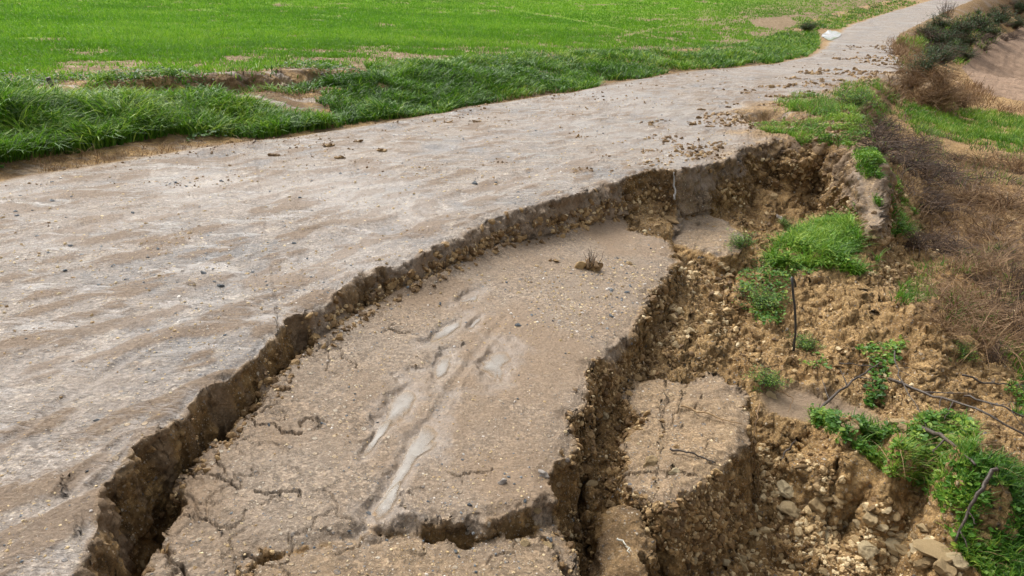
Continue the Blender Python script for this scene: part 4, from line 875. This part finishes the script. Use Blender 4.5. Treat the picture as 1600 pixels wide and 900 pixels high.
for a_, b_, s_ in [(152, 657, 9), (136, 737, 7), (742, 288, 16), (775, 286, 8), (345, 447, 14), (318, 428, 14), (335, 440, 8), (395, 425, 8), (460, 380, 10), (575, 802, 12), (733, 790, 12), (820, 783, 10), (722, 718, 7), (624, 747, 6), (590, 660, 6), (810, 508, 14), (955, 455, 12), (978, 457, 12), (955, 495, 12), (970, 590, 8), (545, 605, 6), (420, 665, 9), (545, 830, 8), (712, 862, 9), (860, 842, 9), (1093, 402, 10)]:
    stone_thing('pebble', a_, b_, s_*1.1, M_grey, 'small dark blue grey pebble lying on the wet road or sunken slab', 'pebble', 'dark blue grey pebbles on the road surface', .7)
k = 0
while k < 150:
    a_, b_ = random.uniform(1010, 1480), random.uniform(400, 899)
    zc_ = sdpoly(np.array([a_]), np.array([b_]), [(1180, 690), (1260, 730), (1400, 800), (1480, 880), (1480, 900), (1040, 900), (1110, 850), (1190, 780)])[0] > 0
    z2_ = sdpoly(np.array([a_]), np.array([b_]), [(1060, 410), (1145, 410), (1165, 560), (1100, 590), (1010, 590), (1040, 480)])[0] > 0
    if not (zc_ or z2_): continue
    stone_thing('limestone', a_, b_, random.uniform(9, 20) if zc_ else random.uniform(7, 12), M_rock if random.random() < .75 else M_clodm, 'ochre limestone lump among the rubble below the broken road' if zc_ else 'ochre lump of stone on the crumbling slope right of the largest slab', 'stone', 'limestone lumps in the lower rubble' if zc_ else 'stone lumps on the crumbling slope', .85); k += 1

# ------------------------------------------------------------------ mud clods on the road
def clod_thing(px, py, w_px, label, h=.8, group='mud clods dropped on the road'):
    x, y, z = zat(px, py); dist = math.hypot(x, y); s = w_px/FPX*dist*.5; n = 5 if s < .08 else 14; s = min(s, .35); Vs, Fs, o_ = [], [], 0
    for k in range(n):
        v, f = PR_L[rs.randint(9)]; sc = s*rs.uniform(.15, .42)*(1 if s < .1 else .7); off = np.clip(rs.randn(2), -1, 1)*s*.28
        w = v@rotm(1)[0].T*sc*np.array([1.2, 1, h])+np.array([off[0]*1.3, off[1]*.6, sc*h*.3]); Vs.append(w); Fs.append(f+o_); o_ += len(v)
    o = link('mud_clod', mesh_np('mud_clod', np.concatenate(Vs), np.concatenate(Fs)), M_clodm); o.location = (x, y, z); return tag(o, label, 'mud clod', group)
for a_, b_, w_, lb in [(1094, 172, 20, 'mud clod on the road before the grassy shoulder, farther one'), (1137, 168, 14, 'small mud clod nearest the notch in the shoulder'), (1083, 195, 18, 'mud clod left of the row of crumbs by the shoulder'), (1110, 198, 22, 'crumbly mud clod in the row left of the shoulder'), (1135, 196, 18, 'mud clod at the right end of the row by the shoulder'), (1163, 192, 24, 'dark mud lump touching the notch of the shoulder'),
 (745, 191, 22, 'flat mud clod beside the green verge, mid road'), (700, 192, 26, 'long thin mud smear beside the verge'), (530, 247, 26, 'wide mud pile at the far side of the road'), (560, 222, 20, 'mud lump touching the wet patch beside the verge'), (598, 236, 24, 'mud pile right of the widest one'), (430, 243, 26, 'low mud clod at the far road edge'), (515, 228, 30, 'mud clod with grass beside the verge'),
 (865, 408, 26, 'small brown mud clod in the upper part of the largest slab'), (830, 441, 10, 'tiny dark clod in the middle of the slab'), (785, 441, 6, 'tiniest dark clod left on the slab'), (620, 470, 22, 'soil lump fallen against the scarp'), (24, 517, 12, 'dark crumb first of the little row at the left'), (40, 517, 9, 'dark crumb second of the little row at the left'), (52, 514, 8, 'dark crumb third of the little row at the left'), (64, 512, 7, 'dark crumb last of the little row at the left')]:
    clod_thing(a_, b_, w_, lb)
# clump of earth with dead sprigs on the slab
x, y, z = zat(925, 420); o = bpy.data.objects.new('earth_clump', None); COL.objects.link(o); o.location = (x, y, z); tag(o, 'clump of earth with dead sprigs standing on the largest slab', 'earth clump')
Vs, Fs, o_ = [], [], 0
for k in range(9):
    v, f = PR_L[k % 9]; sc = rs.uniform(.03, .055); w = v@rotm(1)[0].T*sc+np.array([rs.randn()*.035, rs.randn()*.03, .01+.03*rs.rand()]); Vs.append(w); Fs.append(f+o_); o_ += len(v)
link('earth', mesh_np('earth', np.concatenate(Vs), np.concatenate(Fs)), M_clodm, o)
prt = []
for k in range(16):
    d = np.array([rs.randn()*.4, rs.randn()*.4, 1.2]); ln = rs.uniform(.07, .17); q = np.outer(np.linspace(0, 1, 5), d/np.linalg.norm(d))*ln+rs.randn(5, 3)*.006; prt.append(tube(q+np.array([rs.randn()*.02, rs.randn()*.02, .03]), np.linspace(.003, .0012, 5), 4))
v, f, a = join(prt); link('sprigs', mesh_np('sprigs', v, f, a), M_brush, o)

# ------------------------------------------------------------------ dead bushes, hedges, shrubs
def make_bush(name, k, h, n, leafy=0, arch=.7, mat=None, rad=.004, lmat=None, up=1.):
    st = np.random.get_state(); parts = []; lv = []
    for i in range(n):
        az = rs.rand()*6.283; ln = h*rs.uniform(.6, 1.25); t = np.linspace(0, 1, 8); el = rs.uniform(.5, 1.4)*up
        base = np.array([rs.randn()*h*.14, rs.randn()*h*.14, -.02]); d = np.array([math.cos(az), math.sin(az), 0])
        q = base+np.outer(t*ln*math.cos(min(el, 1.5)), d)*(.5+arch); q[:, 2] += ln*(math.sin(min(el, 1.5))*t-arch*.55*t**2.2); q += np.cumsum(rs.randn(8, 3), 0)*h*.015; q[:, 2] = np.maximum(q[:, 2], -.02)
        parts.append(tube(q, np.linspace(rad, rad*.35, 8), 4)); 
        for j in range(4):
            s0 = rs.randint(2, 7); dd = rs.randn(3); dd[2] = abs(dd[2])*.6; dd += d*.6; dd /= np.linalg.norm(dd); w = q[s0]+np.outer(np.linspace(0, 1, 4), dd)*ln*rs.uniform(.12, .35); w[:, 2] = np.maximum(w[:, 2], 0)
            parts.append(tube(w, np.linspace(rad*.5, rad*.25, 4), 3)); lv.append(w[1:])
        lv.append(q[2:])
    v, f, a = join(parts); stems = mesh_np('stems', v, f, a, smooth=False); stems.materials.append(mat or M_brush); lm = None
    if leafy:
        L_ = np.concatenate(lv); L_ = L_[rs.randint(len(L_), size=leafy)]+rs.randn(leafy, 3)*h*.06
        v, f, a = leaves(L_[:, 0], L_[:, 1], np.maximum(L_[:, 2], .0), h*.05*(.6+rs.rand(leafy)*.9), up=.2); lm = mesh_np('leaves', v, f, a, smooth=False); lm.materials.append(lmat or M_dark)
    return stems, lm
DEAD = [make_bush('b', k, .5, 60, 0, .9, rad=.0055) for k in range(4)]; DRY = [make_bush('b', k, .5, 75, 0, .7, M_straw, .0045) for k in range(3)]
STK = [make_bush('b', k, .5, 46, 0, .12, M_brush, .004, up=1.3) for k in range(2)]; HED = [make_bush('b', k, 1., 60, 2600, .4, rad=.012) for k in range(3)]; GRN = [make_bush('b', k, .5, 40, 1500, .5, rad=.004, lmat=M_clover) for k in range(2)]
def bush(kind, px, py, size, label, cat='bush', group=None, name='dead_bush'):
    x, y, z = zat(px, py); pr = kind[random.randrange(len(kind))]; o = bpy.data.objects.new(name, None); COL.objects.link(o); o.location = (x, y, z); o.scale = (size,)*3; o.rotation_euler = (0, 0, random.uniform(0, 6.28))
    tag(o, label, cat, group); c_ = bpy.data.objects.new('stems', pr[0]); COL.objects.link(c_); c_.parent = o
    if pr[1]: c_ = bpy.data.objects.new('foliage', pr[1]); COL.objects.link(c_); c_.parent = o
    return o
gd = 'dead bushes in the hollow right of the niche'
for a_, b_, s_, lb in [(1392, 232, 1.0, 'tangled dead bush right behind the turf of the niche'), (1410, 265, 1.0, 'dead brown bush directly right of the turf ridge'), (1440, 285, 1.1, 'arching dead bush in the middle of the hollow'), (1375, 200, .9, 'dark dead bush on the shoulder behind the grass tussock'), (1430, 235, 1.0, 'dead bush below the bright grass strip'), (1480, 285, 1.1, 'wide dead bush in front of the bright grass strip'), (1450, 330, .9, 'dead bush leaning over the slope under the turf ridge'), (1475, 395, .8, 'dark dead bush hanging right of the slipped green mound'), (1430, 385, .7, 'small dead bush at the right tip of the slipped green mound')]:
    bush(DEAD, a_, b_, s_, lb, 'dead bush', gd)
for a_, b_, s_, lb in [(1530, 260, .9, 'straw brown bush below the right end of the grass strip'), (1500, 320, 1.0, 'straw brown bush in the centre of the dry patch'), (1570, 330, 1.1, 'straw brown bush near the right edge, middle height'), (1540, 370, .9, 'flattened dry bush above the brown mound'), (1590, 270, 1.0, 'straw bush cut by the right edge under the grass strip'), (1445, 160, 1.2, 'rusty dry bush beside the far small scarp'), (1432, 100, 1.1, 'rusty dry bush on the far shoulder'), (1500, 165, 1.3, 'dry bush at the near corner of the ploughed field'), (1425, 80, 1.2, 'rust brown bush nearest the far bend of the road'), (1540, 440, .7, 'dry tuft above the earth mound near the right edge'), (1480, 520, .45, 'small dry tuft on the brown mound')]:
    bush(DRY, a_, b_, s_, lb, 'dry bush', 'straw brown bushes on the right', 'dry_bush')
for a_, b_, s_, lb in [(1590, 470, .8, 'upright dark stalks at the right edge, upper clump'), (1595, 540, .8, 'upright dark stalks at the right edge, lower clump'), (1560, 500, .7, 'dark thin stalks left of the right edge clumps'), (1550, 575, .5, 'low dark stalks by the earth mound at the right'), (1478, 28, 3., 'bare dark saplings standing beside the far road')]:
    bush(STK, a_, b_, s_, lb, 'stalks', 'clumps of dark upright stalks', 'dead_stalks')
for a_, b_, s_, lb in [(1500, 60, 1.7, 'dark green bush at the left end of the far hedge'), (1530, 48, 1.9, 'dark bush second from the left in the far hedge'), (1560, 35, 2.0, 'dark bush in the middle of the far hedge'), (1590, 22, 2.2, 'tall dark bush at the right edge in the far hedge'), (1465, 75, 1.3, 'green bush on the slope below the far bend'), (1445, 118, .7, 'dark bush right of the far small scarp'), (1505, 95, 1.0, 'dark spiky bush at the top corner of the ploughed field'), (1480, 92, 1.1, 'mixed green bush between road bend and ploughed field'), (1545, 62, 1.4, 'low dark bush at the foot of the far hedge'), (1585, 45, 1.5, 'low dark bush above the ploughed field by the edge'), (1260, 50, .8, 'dark green shrub at the corner of crop and far verge')]:
    bush(HED, a_, b_, s_, lb, 'bush', 'dark bushes of the far hedge', 'hedge_bush')
for a_, b_, s_, lb in [(1158, 385, .42, 'green weed on the edge of the small road fragment'), (1197, 604, .34, 'dark green weed at the left end of the muddy pool'), (1256, 544, .3, 'green weed at the foot of the black pipe'), (1330, 168, .9, 'green weed on the shoulder near the far scarp'), (1190, 480, .5, 'yellowish green weed at the hanging end of the clover'), (1225, 355, .25, 'tiny weed in the niche floor'), (1500, 560, .3, 'small weed on the brown mound')]:
    bush(GRN, a_, b_, s_, lb, 'weed', 'single green weeds', 'weed')

def scatter_bush(kind, poly, n, smin, smax, label, cat, group, name, mind=18):
    pts = []; t = 0; lo = np.min(poly, 0); hi = np.max(poly, 0)
    while len(pts) < n and t < 4000:
        t += 1; a_, b_ = random.uniform(lo[0], hi[0]), random.uniform(lo[1], hi[1])
        if sdpoly(np.array([a_]), np.array([b_]), poly)[0] > 0 and all(math.hypot(a_-q[0], (b_-q[1])*1.6) > mind for q in pts): pts.append((a_, b_)); bush(kind, a_, b_, random.uniform(smin, smax), label, cat, group, name)
scatter_bush(DEAD, [(1350, 195), (1400, 200), (1480, 240), (1590, 300), (1598, 350), (1500, 340), (1430, 300), (1380, 250)], 11, .4, .9, 'low dead brown bush tangled with others in the hollow right of the turf ridge', 'dead bush', 'tangled dead bushes of the hollow', 'dead_bush')
scatter_bush(DEAD, [(1440, 340), (1598, 350), (1598, 560), (1540, 470), (1480, 430)], 8, .3, .6, 'small dead twiggy bush on the broken ground by the right edge', 'dead bush', 'small dead bushes by the right edge', 'dead_bush', 26)
scatter_bush(HED, [(1440, 62), (1490, 30), (1560, 8), (1598, 5), (1598, 50), (1540, 70), (1500, 98), (1460, 100)], 16, .4, 1.3, 'dark bush grown into the hedge between far road and ploughed field', 'bush', 'hedge bushes grown together', 'hedge_bush', 14)
scatter_bush(DRY, [(1390, 70), (1440, 60), (1460, 110), (1500, 130), (1530, 165), (1440, 170), (1410, 110)], 14, .7, 1.5, 'rusty dry bush around the far small scarp and field corner', 'dry bush', 'rusty bushes by the far scarp', 'dry_bush', 16)
# mud crumbs along the far side of the road and on the far washout
c = cand(90000, 3, 40, -46, 34, (-4.5, .1)); x, y, Lc, px, py = c
m = (Lc['wr'] > .95) & (rs.rand(len(x)) < .6*sstep(.2, .7, fbm2(x*1.3, y*1.3, 4, 151)+.35*sstep(-2, 0, Lc['e']))*sstep(3.5, 6.5, Lc['r']))
x, y, Lc, px, py = pick(c, m); n = len(x)
gravel('mud_crumbs', x, y, Lc['z'], (.003+.018*rs.rand(n)**4)*np.clip(Lc['r']/8, .7, 2), PR_M[:6], M_clodm, 'brown mud crumbs dropped along the far side of the road', 'mud crumbs', sink=.6)
c = cand(40000, 7, 40, 5, 34); x, y, Lc, px, py = c
m = (Lc['wr'] > .95) & (Lc['e'] < -.5) & (Lc['su'] < 2.2) & (rs.rand(len(x)) < .9*sstep(.0, .5, fbm2(x*1.5, y*1.5, 4, 152)+.3*sstep(1.5, 0, Lc['su'])))
x, y, Lc, px, py = pick(c, m); n = len(x)
gravel('mud_crumbs', x, y, Lc['z'], (.008+.035*rs.rand(n)**3)*np.clip(Lc['r']/10, .7, 2), PR_M[:6], M_clodm, 'lumpy mud washed over the near side of the far road', 'mud crumbs', sink=.5)
# standing water in the ditch mouth by the far bend
g_ = np.linspace(0, 2*math.pi, 40, endpoint=False); c0 = P(1298, 61); dr = c0/np.linalg.norm(c0); sdv = np.array([dr[1], -dr[0]])
ring = [c0+dr*math.sin(t)*4.5*(1+.2*math.sin(3*t))+sdv*math.cos(t)*.42*(1+.3*math.sin(2*t+1)) for t in g_]; R_ = np.array([*ring, c0]); zz_ = land(R_[:, 0], R_[:, 1])['z'].max()+.02
F_ = np.array([[k, (k+1) % 40, 40] for k in range(40)]); V_ = np.c_[R_, land(R_[:, 0], R_[:, 1])['z']+.03]
if np.cross(V_[1]-V_[0], V_[40]-V_[0])[2] < 0: F_ = F_[:, ::-1].copy()
tag(link('ditch_water', mesh_np('ditch_water', V_, F_), mat_water('pale_ditch_water', (.62, .62, .60), .05, .0)), kind='structure')

patch('dry_litter', [(1330, 185), (1420, 175), (1470, 215), (1640, 250), (1640, 420), (1560, 430), (1460, 400), (1420, 330), (1390, 270)], 24000, 4.5, 20, 18, 46, 'blade', .12, .42, M_brush, 'dark brown dead litter and stalks lying in the hollow', 'dead litter', gap=.0, lean=1.8, wd=.009)
patch('dry_grass', [(1430, 330), (1500, 310), (1640, 320), (1640, 570), (1560, 560), (1510, 600), (1460, 520), (1500, 430)], 17000, 3.5, 12, 22, 46, 'blade', .15, .5, M_straw, 'long bent dead straws lying over the mounds at the right', 'dry grass', gap=-.05, lean=1.7, wd=.007)
patch('dry_grass', [(1380, 150), (1430, 100), (1510, 120), (1530, 170), (1640, 160), (1640, 185), (1480, 172), (1400, 165)], 60000, 8, 60, 18, 46, 'blade', .12, .35, M_straw, 'rusty straw between the far scarp and the bright grass strip', 'dry grass', gap=-.15, lean=1.2, wd=.02)

patch('grass_clump', [(1400, 200), (1440, 210), (1640, 240), (1640, 300), (1540, 290), (1450, 300), (1400, 260)], 40000, 5, 20, 18, 46, 'blade', .06, .2, M_grass, 'thin green grass growing up through the dead litter of the hollow', 'grass clump', gap=.12, wd=.008)
patch('grass_clump', [(1390, 330), (1440, 320), (1640, 420), (1640, 620), (1540, 600), (1450, 480)], 40000, 3.5, 9, 18, 46, 'blade', .05, .16, M_grass, 'sparse green blades among the straws at the right edge', 'grass clump', gap=.22, wd=.007)
patch('ground_cover', [(1395, 290), (1440, 330), (1470, 350), (1420, 350), (1385, 320)], 40000, 4, 9, 18, 40, 'both', .03, .1, M_clover, 'green weeds trailing down from the end of the turf ridge', 'ground cover', gap=-.2)
patch('dry_grass', [(1290, 660), (1500, 660), (1640, 780), (1640, 930), (1500, 880), (1400, 750)], 12000, 2.3, 6, 18, 46, 'blade', .05, .15, M_straw, 'single dead straws mixed into the near clover carpet', 'dry grass', gap=-.1, lean=1.4, wd=.004)
patch('dry_grass', [(1160, 200), (1290, 150), (1400, 140), (1410, 220), (1350, 240), (1200, 226)], 16000, 6.5, 20, 10, 36, 'blade', .06, .25, M_straw, 'dead stalks mixed into the turf above the niche', 'dry grass', gap=-.1, lean=1.2, wd=.007)

scatter_bush(DEAD, [(1440, 62), (1490, 30), (1560, 8), (1598, 5), (1598, 55), (1540, 76), (1500, 104), (1450, 105)], 22, 1.2, 2.8, 'brown leafless bush mixed into the far hedge above the ploughed field', 'dead bush', 'leafless bushes mixed into the far hedge', 'dead_bush', 12)
